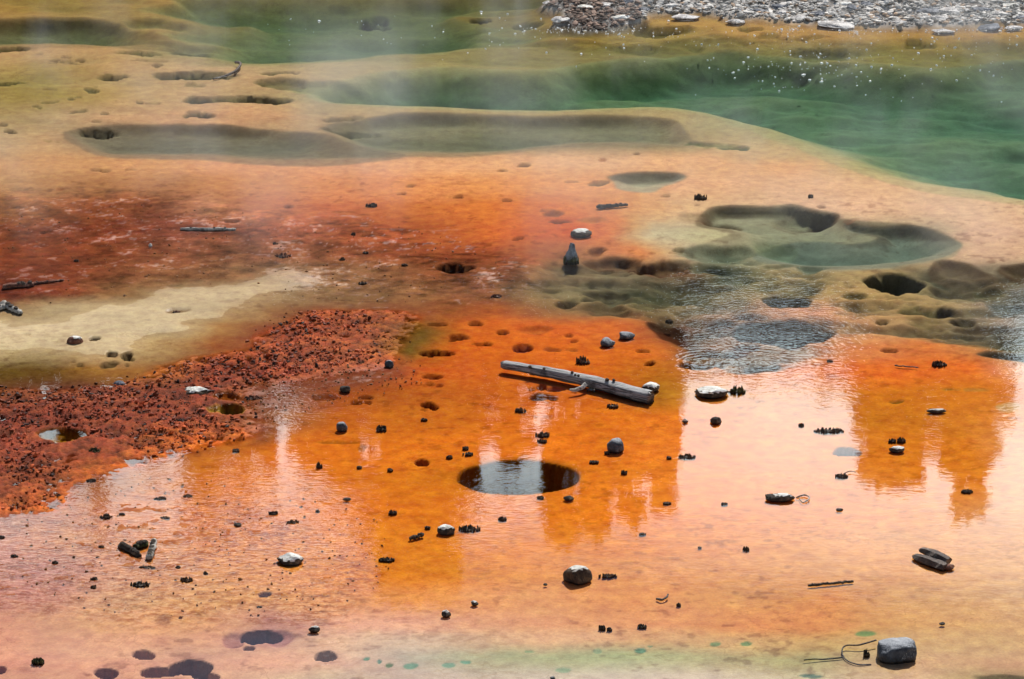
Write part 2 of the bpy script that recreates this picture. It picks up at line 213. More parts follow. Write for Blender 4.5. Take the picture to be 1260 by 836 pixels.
 (345,101,34,6,.07,.35,.8,(150,125,80),.85),(338,88,20,2.2,.05,.4,.6,(120,105,60),.9),(360,88,10,1.6,.04,.4,.6,(120,105,60),.8),(330,121,36,5.5,.08,.35,.8,(140,120,78),.85),(400,106,50,7,.05,.5,.8,(160,150,90),.7),(62,172,14,1.4,.02,.5,.5,(150,120,75),.7),
 (235,58,28,4,.12,.4,.7,(120,120,70),.5),(120,158,26,3,.06,.3,.6,(120,98,75),.6),(424,144,30,2.4,.04,.3,.7,(120,95,62),.7),(430,157,40,2,.05,.3,.7,(130,110,70),.6),(590,17,14,3,.16,.4,.6,(90,80,40),.8),(460,11,24,4,.14,.4,.7,(110,100,50),.6),
 # hollows in the amber shallows below the gravel bank
 (812,32,38,3,.14,.4,.6,(95,80,35),.8),(650,22,20,4,.14,.4,.6,(95,85,45),.8),(925,34,16,3,.10,.4,.5,(120,90,35),.9),(946,41,14,2.6,.10,.4,.5,(110,90,35),.9),(860,46,55,6,.12,.5,.8,(120,110,60),.6),(1135,50,22,4.4,.13,.4,.6,(110,95,35),.9),(1015,57,44,6.5,.16,.4,.7,(110,100,55),.6),(1000,43,18,1.6,.05,.4,.5,(140,105,45),.8),(780,50,50,4,.08,.5,.8,(140,120,65),.5),(1005,70,60,4,.1,.5,.8,(120,110,65),.5),(1230,50,60,6,.1,.5,.8,(130,115,55),.5),
 (700,48,50,2.2,.06,.4,.7,(150,118,55),.6),(758,22,6,1,.05,.4,.4,(120,90,50),.8),(875,30,4,1,.03,.5,.5,(140,95,45),.8),
 # stains near the lower edge
 (788,798,7,3,.004,.5,.5,(85,140,110),.85),(735,800,5,3,.004,.5,.5,(120,145,110),.7),(879,791,6,2.5,.004,.5,.5,(110,150,105),.8),(1060,779,12,3.6,.004,.6,.6,(105,145,85),.85),(917,790,6,2.6,.004,.6,.6,(85,135,90),.8),(692,822,8,3,.004,.6,.6,(130,160,125),.7),(505,817,9,3,.004,.6,.6,(110,155,130),.85),(553,817,10,3,.004,.6,.6,(110,155,130),.8),(478,817,4,2,.004,.5,.5,(80,110,75),.85),(466,812,3,3,.004,.5,.5,(80,125,110),.85),(450,808,4,2,.004,.5,.5,(80,135,110),.85),(573,813,6,2,.004,.5,.5,(95,150,125),.8),(800,794,5,1.5,.004,.5,.5,(95,140,105),.8),(650,800,5,2,.004,.5,.5,(120,150,110),.7),(995,829,16,2.4,.004,.5,.5,(70,110,100),.8),(1235,833,30,7,.0,.5,.5,(85,75,40),.8),
 (1170,478,14,2,.01,.5,.5,(150,125,50),.6),(1104,492,8,1.4,.02,.4,.5,(90,80,25),.8),(1200,478,18,3,.005,.5,.5,(165,130,60),.5),(1240,500,18,6,.004,.6,.6,(190,175,120),.5),(1163,476,10,1,.01,.5,.5,(120,100,35),.6),
 (415,542,34,2,.01,.5,.5,(120,70,10),.5),(446,548,5,5,.01,.5,.5,(120,70,10),.5),
]

def ground_fields(X, Y):
    px, py = to_px(X, Y)
    inside = (px > -700) & (px < 1960) & (py > -220) & (py < 1400)
    w1 = fbm(X*1.1, Y*1.1, 3, 4); w2 = fbm(X*1.1+50, Y*1.1, 9, 4); w3 = fbm(X*5, Y*5, 21, 3); w4 = fbm(X*5+31, Y*5, 22, 3)
    qx = px + (w1*30 + w3*12); qy = py + (w2*9 + w3*3.5)
    col = pigment(px + w1*50 + w3*16, py + w2*16 + w3*5)
    z = np.full(X.shape, -0.014)
    z += 0.005*fbm(X*3, Y*3, 5, 3)
    rough = np.zeros(X.shape); wet = np.zeros(X.shape)
    green_band = smooth((py-795)/25)
    sat = np.clip((.78-col[..., 1]/(col[..., 0]+1e-6))/.36, 0, 1)
    col = np.stack([col[..., 0]*1.03, col[..., 1]*(1.02+.24*sat), col[..., 2]*1.2+.012*sat], -1)
    col = col*(1-green_band[..., None]*np.array([-.03, .07, .04]))
    k = (smooth((py-690)/60)*smooth((520-px)/200))[..., None]; col = col*(1+k*np.array([-.0, .06, -.22]))
    mott = (.10+.05*smooth((py-395)/60))
    # rolling floor in the upper shallows and between the springs
    up = smooth((110-py)/60); z -= up*0.10*np.clip(fbm(X*.55, Y*1.3, 31, 4)*2.4+0.1, 0, 1)
    up2 = smooth((205-py)/50)*(1-up); z -= up2*0.04*np.clip(fbm(X*.8, Y*1.6, 33, 4)*2.2, 0, 1)
    d = sdf(qx, qy, [(650,352),(690,305),(800,318),(900,300),(1000,330),(1130,328),(1300,340),(1300,430),(1180,424),(1080,412),(1040,430),(940,456),(850,450),(800,395),(690,385)])
    m = smooth(d/40+.3)
    n = fbm(X*1.5, Y*1.5, 41, 4)
    z -= m*(0.06*np.clip(n*2.5+.25, 0, 1)); col = col*(1-m*np.clip(n*2.2+.15, 0, .75))[..., None]**np.array([1.0, .85, .8])
    n2 = fbm(X*2.2, Y*4.5, 47, 3); ribs = np.clip(n2*3-.3, 0, 1)*m
    z -= ribs*0.03
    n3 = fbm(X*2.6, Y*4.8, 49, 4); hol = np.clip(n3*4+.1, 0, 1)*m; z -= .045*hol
    kk = (hol*.62*smooth((500-px)/1))[..., None] if False else (hol*.55)[..., None]; col = col*(1-kk)+lin((92,82,66))*kk  # lumps' shading put into the colour: hollows darkened
    n4 = fbm(X*6, Y*9, 50, 3); z -= m*.018*np.clip(n4*4, 0, 1); col *= (1-.4*m*np.clip(n4*4, 0, 1))[..., None]
    wide = smooth((88-py)/22)*smooth((px-170-w1*160)/90)*smooth((py-4)/8+.3); shelf = smooth((60-py)/16)*smooth((px-640)/50); z -= .095*wide*(1-.85*shelf)*(.75+1.2*np.clip(fbm(X*.5, Y*1.6, 157, 3), -.4, .4))
    # basins
    for pts, dep, sf, sn, pc, op in BASINS:
        P = np.array(pts); b = (px > P[:, 0].min()-90) & (px < P[:, 0].max()+90) & (py > P[:, 1].min()-40) & (py < P[:, 1].max()+40)
        if not b.any(): continue
        x = qx[b]*.6+px[b]*.4; y = qy[b]*.35+py[b]*.65; s = sdf(x, y, pts)
        eps = 3.0
        # far rims break off steeply, near rims shelve
        g = np.clip((y-P[:, 1].min())/(np.ptp(P[:, 1])+1e-6), 0, 1)
        soft = sf+(sn-sf)*smooth(g*1.25)
        prof = smooth(s/soft)*(.72+.9*np.clip(fbm(X[b]*.7, Y[b]*1.4, 63, 4)+.25, 0, .6))
        z[b] -= dep*prof*(1+.5*fbm(X[b]*.9, Y[b]*1.8, 61, 3))
        if pc is not None:
            k = (smooth(s/6+.4)*op)[..., None]
            col[b] = col[b]*(1-k)+lin(pc)*k
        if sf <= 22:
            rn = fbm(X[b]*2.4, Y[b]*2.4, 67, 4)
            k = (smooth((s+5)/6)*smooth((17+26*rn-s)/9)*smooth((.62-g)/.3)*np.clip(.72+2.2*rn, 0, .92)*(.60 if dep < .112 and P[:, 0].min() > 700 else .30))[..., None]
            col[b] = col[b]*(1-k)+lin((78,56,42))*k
    # red shallows where the mat lies right under the surface
    d = sdf(qx, qy, [(-200,250),(120,222),(330,250),(480,262),(560,300),(640,300),(690,330),(660,372),(560,380),(470,372),(380,372),(300,350),(150,372),(0,384),(-200,390)])
    m = smooth(d/70+.2)
    fl = fbm(X*4.5, Y*5.5, 71, 4)
    z += m*(0.0095+0.011*fl+0.012*fbm(X*24, Y*34, 77, 3)); wet = np.maximum(wet, m)
    col *= ((1+m*(fl*1.3+fbm(X*16, Y*24, 73, 3)*.8))*(1-.04*m))[..., None]
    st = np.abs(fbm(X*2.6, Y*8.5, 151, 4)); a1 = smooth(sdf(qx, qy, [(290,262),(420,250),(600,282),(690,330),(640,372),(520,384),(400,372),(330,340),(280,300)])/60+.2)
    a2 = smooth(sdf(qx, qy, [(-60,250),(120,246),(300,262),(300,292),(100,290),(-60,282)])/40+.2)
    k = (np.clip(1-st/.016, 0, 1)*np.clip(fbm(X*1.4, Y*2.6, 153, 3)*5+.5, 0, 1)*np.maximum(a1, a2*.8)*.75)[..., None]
    col = col*(1-k)+lin((205,176,172))*k  # sky glints on the wet mat, painted as pale streaks
    dk_ = np.clip(fbm(X*5, Y*13, 155, 4)*7-.9, 0, 1)*np.maximum(a1, m*.6); col *= (1-.55*dk_)[..., None]
    # damp cream sand bar
    d = sdf(qx, qy, [(-200,390),(0,388),(70,382),(150,362),(220,346),(330,330),(430,326),(500,345),(440,368),(340,368),(290,385),(235,408),(190,432),(140,446),(60,442),(-200,440)])
    d = d+60*fbm(X*2, Y*3.5, 82, 4); m = smooth(d/75+.3)*smooth((430-px)/130)
    z = z*(1-m)+m*(0.006+0.012*smooth(d/90)+0.005*fbm(X*3, Y*4, 81, 3)+.004*fbm(X*20, Y*20, 83, 2)); wet = wet*(1-m)+m*.10
    fl = np.clip(fbm(X*7, Y*14, 87, 3)*5-1.3, 0, 1); col *= (1-.35*fl*m)[..., None]; k = (m*.75)[..., None]; col = col*(1-k)+k*lin((194,170,132))*(1+.7*fbm(X*1.2, Y*2.5, 89, 4))[..., None]*(1-.3*fl)[..., None]
    # ripple-marked pink flats at lower left
    d = sdf(qx, qy, [(-200,620),(60,622),(160,600),(330,612),(480,660),(470,740),(420,772),(250,772),(60,770),(-200,720)])
    m = smooth(d/90+.3)
    bump = fbm(X*11, Y*19, 91, 4)
    z += m*(0.0095+0.034*bump*np.clip(.7+2*fbm(X*.8, Y*1.3, 93, 3), .2, 1.2)); wet = np.maximum(wet, m*.25)
    col = col*(1-(m*smooth(bump*5-.1)*.85)[..., None]) + (m*smooth(bump*5-.1)*.85)[..., None]*col*np.array([.62, .42, .14]); mott = np.maximum(mott, m)
    # rust crust
    CR = [(-200,478),(0,476),(60,478),(110,474),(150,466),(185,452),(240,440),(300,428),(325,405),(370,383),(430,377),(500,380),(522,392),(500,420),(492,440),(480,452),(440,462),(380,470),(330,478),(322,500),(330,520),(300,540),(250,552),(205,566),(130,586),(95,600),(88,618),(40,632),(-200,640)]
    d = sdf(qx, qy, CR); m = smooth(d/22+.35); hi = smooth(d/60)
    c1 = fbm(X*3, Y*3, 101, 3); c2 = fbm(X*12, Y*12, 103, 3); c3 = fbm(X*34, Y*34, 107, 2)
    z += m*(0.013+hi*(0.016+0.035*c1)+0.042*c2*(.35+.65*hi)+0.026*c3); rough = np.maximum(rough, m); wet = np.maximum(wet*(1-m), m*.08)
    col *= (1+m*(c2*1.7+c3*1.2))[..., None].clip(.2, 2)*(1+m[..., None]*np.array([.24, -.14, -.55]))
    # smoother wet skirt of the crust
    d = sdf(qx, qy, [(310,470),(400,462),(480,446),(500,458),(450,474),(390,482),(350,500),(340,535),(300,545),(300,500)])
    m = smooth(d/30+.4); z = np.where(m > 0, z*(1-m)+m*(-.002+.010*c2+.006*c3), z); wet = np.maximum(wet, m*.5)
    k = (m*.6)[..., None]; col = col*(1-k)+lin((128,72,50))*k
    # isolated dips
    for cx, cy, rx, ry, dep, wf, wn, pc, op in DIPS:
        if rx < 16 and cy < 500: op *= .8; dep *= .8
        if cx > 640 and cy < 72: op *= .6; dep *= .45
        if cx > 650 and 255 < cy < 430 and dep < .2: dep *= .62; wf = min(wf*1.6, .9); wn = min(wn*1.3, 1); op *= .78
        rr = 1.5; b = (np.abs(px-cx) < rx*rr+12) & (np.abs(py-cy) < ry*rr+6)
        if not b.any(): continue
        big = 1 if rx < 60 or cy < 430 else .38; wob = min(1.1, 14/rx*.6+.4)*big
        x = px[b]+w3[b]*14*big; y = py[b]+w4[b]*7*big; aw = fbm(X[b]*(2.2+16/rx), Y[b]*(2.2+16/rx), int(cx*7+cy), 3)
        r = np.sqrt(((x-cx)/rx)**2+((y-cy)/ry)**2)*(1+aw*wob)
        wd = np.where(y < cy, wf, wn)
        z[b] -= dep*smooth((1.08-r)/wd)
        k = (smooth((1.12-r)/.35)*op)[..., None]; col[b] = col[b]*(1-k)+lin(pc)*k
        rough[b] *= 1-k[..., 0]
    # flecks of dark mat on the flats
    f = fbm(X*10, Y*14, 121, 3); fm = np.clip((f-.16)*9, 0, 1)*np.clip(fbm(X*.7, Y*.9, 123, 2)*3+.55, 0, 1)
    low = smooth((py-200)/30)
    col *= (1-.38*fm*low)[..., None]**np.array([.8, 1, 1])
    f2 = fbm(X*17, Y*30, 125, 4); fm = np.clip((f2-.07)*6, 0, 1)*smooth((py-380)/60)*np.clip(fbm(X*.9, Y*1.6, 127, 3)*4+.6, .15, 1)
    col *= (1-.25*fm)[..., None]**np.array([.8, 1, 1.2])
    # stony bank beyond the pool
    BK = [(664,4),(700,-2),(760,-4),(900,-30),(1400,-40),(1400,30),(1262,31),(1220,35),(1160,37),(1080,37),(1030,33),(990,32),(950,28),(930,26),(895,26),(880,21),(850,19),(800,20),(795,27),(765,32),(735,37),(700,34),(676,31),(690,22),(670,14)]
    bb = py < 60; mB = np.zeros(X.shape)
    if bb.any():
        s = sdf(qx[bb]*.4+px[bb]*.6, qy[bb]*.3+py[bb]*.7, BK); mB[bb] = smooth(s/14+.4)
    z += mB*(0.055+0.10*np.clip(fbm(X*1.2, Y*1.2, 131, 3)+.3, 0, 1)+.05*fbm(X*7, Y*7, 133, 3))
    k = mB[..., None]; g = (.30+.9*fbm(X*9, Y*9, 137, 3))[..., None].clip(.06, .7)
    col = col*(1-k)+k*g*np.array([1.0, .93, .86])
    rough = np.maximum(rough, mB); wet = wet*(1-mB)
    # land beyond the water's ends
    land = np.maximum(smooth((Y-36.5)/6), np.maximum(smooth((np.abs(X)-22)/5), smooth((8.5-Y)/4)))
    hillz = 0.5+0.018*np.clip(Y-45, 0, 300)+0.9*fbm(X*.05, Y*.05, 141, 4)
    z = z*(1-land)+land*np.clip(hillz, .25, 8)
    k = land[..., None]; gg = (fbm(X*.6, Y*.6, 143, 4)[..., None]+.5)
    col = col*(1-k)+k*(gg*np.array([.30, .27, .21])+(1-gg)*np.array([.12, .13, .05]))
    z = np.minimum(z, 9)
    col = np.clip(col, .004, .95)
    return z, col, rough, wet, mott*(1-np.clip(rough, 0, 1))

def new_mesh(name, V, F, mat, smooth_=True, colattr=None, kind=None, parent=None):
    me = bpy.data.meshes.new(name)
    V = np.asarray(V, np.float32); F = np.asarray(F, np.int32); k = F.shape[1]
    me.vertices.add(len(V)); me.vertices.foreach_set('co', V.ravel())
    me.loops.add(F.size); me.loops.foreach_set('vertex_index', F.ravel())
    me.polygons.add(len(F)); me.polygons.foreach_set('loop_start', np.arange(0, F.size, k, dtype=np.int32))
    me.polygons.foreach_set('use_smooth', np.full(len(F), smooth_))
    me.update(calc_edges=True)
    if colattr is not None:
        a = me.attributes.new('pigment', 'FLOAT_COLOR', 'POINT')
        a.data.foreach_set('color', np.concatenate([colattr, np.ones((len(V), 1))], 1).astype(np.float32).ravel())
    me.materials.append(mat)
    o = bpy.data.objects.new(name, me); COL.objects.link(o)
    if kind: o['kind'] = kind
    if parent: o.parent = parent
    return o

# ------------------------------------------------------------------ materials
def mat_new(name):
    m = bpy.data.materials.new(name); m.use_nodes = True; m.node_tree.nodes.clear(); return m
class G:
    def __init__(s, m): s.nt = m.node_tree
    def n(s, t, **k): return nd(s.nt, t, **k)
    def l(s, a, b): s.nt.links.new(a, b)
    def math(s, op, a, b=None, clamp=False):
        m = s.n('ShaderNodeMath', operation=op); m.use_clamp = clamp
        for i, v in enumerate((a, b)):
            if v is None: continue
            if isinstance(v, (int, float)): m.inputs[i].default_value = v
            else: s.l(v, m.inputs[i])
        return m.outputs[0]
    def noise(s, vec, scale, detail=4, rough=.55, dist=0):
        n = s.n('ShaderNodeTexNoise'); n.inputs['Scale'].default_value = scale; n.inputs['Detail'].default_value = detail
        n.inputs['Roughness'].default_value = rough; n.inputs['Distortion'].default_value = dist
        if vec is not None: s.l(vec, n.inputs['Vector'])
        return n.outputs[0]
    def mapr(s, v, a, b, c, d, smooth_=False):
        m = s.n('ShaderNodeMapRange'); s.l(v, m.inputs[0])
        if smooth_: m.interpolation_type = 'SMOOTHSTEP'
        for i, x in enumerate((a, b, c, d)): m.inputs[i+1].default_value = x
        return m.outputs[0]
    def mix(s, f, a, b, mode='MIX'):
        m = s.n('ShaderNodeMix', data_type='RGBA', blend_type=mode)
        for i, v in ((0, f), (6, a), (7, b)):
            if isinstance(v, (int, float)): m.inputs[i].default_value = v
            elif isinstance(v, tuple): m.inputs[i].default_value = (*v, 1)
            else: s.l(v, m.inputs[i])
        return m.outputs[2]
KA = 0.86    # pigment table to albedo
def ground_material():
    m = mat_new('mineral_mat'); g = G(m)
    o = g.n('ShaderNodeOutputMaterial'); p = g.n('ShaderNodeBsdfPrincipled'); g.l(p.outputs[0], o.inputs[0])
    a = g.n('ShaderNodeAttribute', attribute_name='pigment'); r = g.n('ShaderNodeAttribute', attribute_name='relief')
    s = g.n('ShaderNodeSeparateXYZ'); g.l(r.outputs['Vector'], s.inputs[0])
    geo = g.n('ShaderNodeNewGeometry'); pos = geo.outputs['Position']
    n1 = g.noise(pos, 9, 6, .6); n2 = g.noise(pos, 60, 4, .65); n3 = g.noise(pos, 2.2, 5, .6)
    v = g.math('MULTIPLY', g.mapr(n1, .3, .7, .86, 1.12), g.mapr(n2, .3, .7, .88, 1.10))
    v = g.math('MULTIPLY', v, g.mapr(n3, .3, .7, .90, 1.08)); v = g.math('MULTIPLY', v, KA)
    c = g.mix(1.0, a.outputs['Color'], v, 'MULTIPLY')
    # threads and cracks of dried mat
    vo = g.n('ShaderNodeTexVoronoi', feature='DISTANCE_TO_EDGE'); vo.inputs['Scale'].default_value = 5.5; vw = g.n('ShaderNodeVectorMath', operation='ADD'); nv_ = g.n('ShaderNodeTexNoise'); nv_.inputs['Scale'].default_value = 4; nv_.inputs['Detail'].default_value = 5; g.l(pos, nv_.inputs['Vector']); vs_ = g.n('ShaderNodeVectorMath', operation='SCALE'); vs_.inputs['Scale'].default_value = .55; g.l(nv_.outputs['Color'], vs_.inputs[0]); g.l(pos, vw.inputs[0]); g.l(vs_.outputs[0], vw.inputs[1]); g.l(vw.outputs[0], vo.inputs['Vector'])
    crk = g.math('MULTIPLY', g.mapr(vo.outputs['Distance'], 0, .045, .38, 0), g.mapr(n3, .48, .62, 0, 1))
    c = g.mix(crk, c, g.mix(1.0, c, (.45, .33, .25), 'MULTIPLY'))
    mm = g.n('ShaderNodeMapping'); mm.inputs['Scale'].default_value = (1.0, 1.7, 1.0); g.l(pos, mm.inputs[0])
    ma = g.noise(mm.outputs[0], 15, 5, .62, .4); mb = g.noise(mm.outputs[0], 38, 4, .6, .2); mc = g.noise(pos, 1.3, 3)
    f1 = g.math('MULTIPLY', g.mapr(ma, .49, .57, 0, .95), g.mapr(mc, .35, .6, .25, 1)); f2 = g.math('MULTIPLY', g.mapr(mb, .57, .66, 0, .6), g.mapr(mc, .4, .6, .2, 1))
    c = g.mix(g.math('MULTIPLY', s.outputs[2], f1), c, g.mix(1.0, c, (.68, .44, .16), 'MULTIPLY'))
    c = g.mix(g.math('MULTIPLY', s.outputs[2], f2), c, g.mix(1.0, c, (.40, .26, .14), 'MULTIPLY'))
    c = g.mix(g.math('MULTIPLY', s.outputs[2], g.mapr(mb, .44, .36, 0, .35)), c, (.85, .62, .42))
    hs = g.n('ShaderNodeHueSaturation'); g.l(c, hs.inputs['Color']); g.l(g.mapr(n1, .3, .7, .492, .508), hs.inputs['Hue']); hs.inputs['Saturation'].default_value = 1.0
    g.l(hs.outputs[0], p.inputs['Base Color'])
    # above the water the mat is wet
    sp = g.n('ShaderNodeSeparateXYZ'); g.l(pos, sp.inputs[0])
    above = g.mapr(sp.outputs[2], -.002, .002, 0, 1)
    g.l(g.math('MULTIPLY', g.math('MULTIPLY', above, s.outputs[1]), .38), p.inputs['Specular IOR Level'])
    g.l(g.mapr(n2, .3, .7, .22, .55), p.inputs['Roughness'])
    b = g.n('ShaderNodeBump'); b.inputs['Distance'].default_value = .012; g.l(g.math('ADD', g.noise(pos, 45, 5, .7), g.math('MULTIPLY', n1, .8)), b.inputs['Height'])
    g.l(g.math('ADD', g.math('MULTIPLY', s.outputs[0], .8), g.math('ADD', .16, g.math('MULTIPLY', s.outputs[1], .5)), True), b.inputs['Strength']); g.l(b.outputs[0], p.inputs['Normal'])
    return m
def water_material():
    m = mat_new('mineral_water'); g = G(m)
    o = g.n('ShaderNodeOutputMaterial'); tr = g.n('ShaderNodeBsdfTransparent'); gl = g.n('ShaderNodeBsdfGlossy'); gl.inputs['Roughness'].default_value = 0.004
    mixs = g.n('ShaderNodeMixShader'); fr = g.n('ShaderNodeFresnel'); fr.inputs['IOR'].default_value = 1.333
    geo = g.n('ShaderNodeNewGeometry'); pos = geo.outputs['Position']
    at_ = g.n('ShaderNodeAttribute', attribute_name='ripple'); rip = at_.outputs['Fac']
    mp_ = g.n('ShaderNodeMapping'); mp_.inputs['Scale'].default_value = (1.0, 1.9, 1.0); mp_.inputs['Rotation'].default_value = (0, 0, .22); g.l(pos, mp_.inputs[0])
    nb = g.noise(mp_.outputs[0], 5.0, 3, .5, .3); ns = g.noise(mp_.outputs[0], 17, 2, .5, .2)
    h = g.math('ADD', g.math('MULTIPLY', nb, .00017), g.math('MULTIPLY', ns, .00006))
    h = g.math('ADD', h, g.math('MULTIPLY', rip, g.math('ADD', g.math('MULTIPLY', ns, .0050), g.math('MULTIPLY', nb, .004))))
    # rings spreading from bubbling vents (vent place, reach)
    for (cx, cy, R, amp) in RINGS:
        c = at(cx, cy)
        vd = g.n('ShaderNodeVectorMath', operation='DISTANCE'); g.l(pos, vd.inputs[0]); vd.inputs[1].default_value = c
        d = vd.outputs['Value']
        wv = g.math('SINE', g.math('MULTIPLY', g.math('ADD', d, g.math('MULTIPLY', nb, .22)), 95.0))
        fade = g.math('MULTIPLY', g.math('MULTIPLY', g.mapr(d, R*.2, R, 1, 0, True), g.mapr(nb, .35, .6, .1, 1)), amp*.75)
        h = g.math('ADD', h, g.math('MULTIPLY', wv, fade))
    b = g.n('ShaderNodeBump'); b.inputs['Strength'].default_value = 1; b.inputs['Distance'].default_value = 1.0; g.l(h, b.inputs['Height'])
    g.l(b.outputs[0], gl.inputs['Normal']); g.l(b.outputs[0], fr.inputs['Normal'])
    g.l(fr.outputs[0], mixs.inputs[0]); g.l(tr.outputs[0], mixs.inputs[1]); g.l(gl.outputs[0], mixs.inputs[2]); g.l(mixs.outputs[0], o.inputs['Surface'])
    va = g.n('ShaderNodeVolumeAbsorption'); va.inputs['Color'].default_value = (0.20, .66, .73, 1); va.inputs['Density'].default_value = 1.08
    g.l(va.outputs[0], o.inputs['Volume'])
    return m
RINGS = [(868, 446, .75, .00035), (935, 446, .7, .0004), (965, 408, 1.1, .0005), (527, 499, .75, .00018), (402, 806, .45, .00015), (400, 492, .8, .00018), (1000, 425, .9, .0003), (236, 820, .3, .0001)]

# ------------------------------------------------------------------ ground sheet
th = np.radians(np.linspace(28.4, 12.35, 700)); yd = H/np.tan(th)
ynear = np.array([-400, -200, -100, -50, -25, -12, -6, -3, 0, 2, 4, 6, 7, 8, 9, 10, 11, 12, 13, 13.6, 14.2]); ynear = ynear[ynear < yd[0]-.1]
yfar = yd[-1]+np.cumsum(.06*1.14**np.arange(56)); ys = np.concatenate([ynear, yd, yfar])
sd = np.linspace(-.235, .235, 900); se = sd[-1]+np.cumsum(.0015*1.21**np.arange(42)); ss = np.concatenate([-se[::-1], sd, se])
S, Yg = np.meshgrid(ss, ys); Xg = S*np.maximum(Yg, 6)
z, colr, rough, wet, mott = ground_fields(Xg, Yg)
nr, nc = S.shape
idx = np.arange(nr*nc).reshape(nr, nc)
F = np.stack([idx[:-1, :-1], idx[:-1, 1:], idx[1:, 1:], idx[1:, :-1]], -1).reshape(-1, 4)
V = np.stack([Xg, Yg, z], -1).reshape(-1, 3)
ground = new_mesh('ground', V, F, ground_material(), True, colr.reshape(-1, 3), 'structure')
ra = ground.data.attributes.new('relief', 'FLOAT_VECTOR', 'POINT')
ra.data.foreach_set('vector', np.stack([rough, wet, mott], -1).astype(np.float32).ravel())
def ground_z(x, y):
    zz, cc_, _, _, _ = ground_fields(np.array([x], float), np.array([y], float)); return float(zz[0])

# ------------------------------------------------------------------ water
wx = np.linspace(-26, 26, 261); wy = np.linspace(6, 42, 241)
WX, WY = np.meshgrid(wx, wy); i2 = np.arange(WX.size).reshape(WX.shape)
Ft = np.stack([i2[:-1, :-1], i2[:-1, 1:], i2[1:, 1:], i2[1:, :-1]], -1).reshape(-1, 4)
Vt = np.stack([WX, WY, WX*0], -1).reshape(-1, 3); n0 = len(Vt)
Vb = np.array([(wx[0], wy[0], -3), (wx[-1], wy[0], -3), (wx[-1], wy[-1], -3), (wx[0], wy[-1], -3)])
me = bpy.data.meshes.new('pool_water'); b0 = n0
faces = [tuple(int(q) for q in f) for f in Ft]
per = [list(i2[0, :]), list(i2[:, -1]), list(i2[-1, ::-1]), list(i2[::-1, 0])]
for k, edge in enumerate(per): faces.append(tuple([int(q) for q in edge[::-1]] + [b0+k, b0+(k+1) % 4]))
faces.append((b0+3, b0+2, b0+1, b0))
me.from_pydata([tuple(v) for v in np.concatenate([Vt, Vb])], [], faces); me.update()
pxw, pyw = to_px(WX, WY)
rip = 0.006+0*pxw
def blob(cx, cy, rx, ry, a): return a*np.exp(-(((pxw-cx)/rx)**2+((pyw-cy)/ry)**2))
for q in [(700,345,170,32,.35),(850,385,130,28,.3),(980,400,110,22,.4),(560,350,110,22,.5),(960,345,170,25,.18),(1110,375,110,30,.25),(1200,390,70,50,.45),(420,350,150,25,.5),(200,290,240,30,.3),(180,665,230,48,.14),(420,640,140,35,.09),(390,490,90,25,.25),(1060,40,260,40,.9),(700,50,160,30,.45),(1150,490,80,45,.14),(1000,470,100,25,.15),(560,620,120,25,.12),(230,590,130,25,.12),(600,480,300,70,.02),(760,372,130,26,.12)]: rip += blob(*q)
a = me.attributes.new('ripple', 'FLOAT', 'POINT'); a.data.foreach_set('value', np.concatenate([rip.ravel(), np.zeros(4)]).astype(np.float32))
me.materials.append(water_material())
for p in me.polygons: p.use_smooth = False
wo = bpy.data.objects.new('pool_water', me); COL.objects.link(wo); wo['kind'] = 'structure'
#PART2
# ------------------------------------------------------------------ object materials
def rock_mat(name, base, dark, pale, pale_amt=.0, scale=30, rough=.75, bump=.01, spec=.35, base_dark_z=.012, frost=0):
    m = mat_new(name); g = G(m)
    o = g.n('ShaderNodeOutputMaterial'); p = g.n('ShaderNodeBsdfPrincipled'); g.l(p.outputs[0], o.inputs[0])
    tcn = g.n('ShaderNodeTexCoord'); pos = tcn.outputs['Object']
    n1 = g.noise(pos, scale, 6, .65); n2 = g.noise(pos, scale*4, 4, .7); n3 = g.noise(pos, scale*.35, 3, .5)
    c = g.mix(g.mapr(n1, .38, .62, 0, 1), dark, base)
    if pale_amt > 0:
        c = g.mix(g.mapr(g.math('ADD', g.math('MULTIPLY', n2, .5), g.math('MULTIPLY', n3, .5)), .62-pale_amt*.3, .70-pale_amt*.3, 0, 1), c, pale)
    if frost:
        gn = g.n('ShaderNodeNewGeometry'); sn = g.n('ShaderNodeSeparateXYZ'); g.l(gn.outputs['Normal'], sn.inputs[0])
        fr_ = g.mapr(g.math('ADD', sn.outputs[2], g.math('MULTIPLY', g.math('SUBTRACT', n2, .5), 1.0)), .62, 1.0, 0, frost)
        c = g.mix(fr_, c, (.62, .63, .66))
    # wet stain up to the waterline
    geo = g.n('ShaderNodeNewGeometry'); sp = g.n('ShaderNodeSeparateXYZ'); g.l(geo.outputs['Position'], sp.inputs[0])
    wl = g.mapr(g.math('ADD', sp.outputs[2], g.math('MULTIPLY', g.math('SUBTRACT', n1, .5), .03)), 0, base_dark_z, 1, 0)
    c = g.mix(g.math('MULTIPLY', wl, .8), c, (.018, .012, .010))
    g.l(c, p.inputs['Base Color']); g.l(g.mapr(wl, 0, 1, rough, .3), p.inputs['Roughness']); p.inputs['Specular IOR Level'].default_value = spec
    b = g.n('ShaderNodeBump'); b.inputs['Distance'].default_value = bump; b.inputs['Strength'].default_value = .9
    g.l(g.math('ADD', n1, g.math('MULTIPLY', n2, .5)), b.inputs['Height']); g.l(b.outputs[0], p.inputs['Normal'])
    return m
M = {}
M['dark'] = rock_mat('dark_crust', (.055, .036, .024), (.016, .011, .009), (.20, .14, .09), .3, 60)
M['basalt'] = rock_mat('grey_stone', (.075, .082, .10), (.03, .034, .045), (.42, .43, .45), .12, 26, base_dark_z=.035, frost=.5)
M['pale'] = rock_mat('pale_grey_stone', (.26, .28, .32), (.10, .11, .14), (.55, .56, .58), .35, 30, frost=.7)
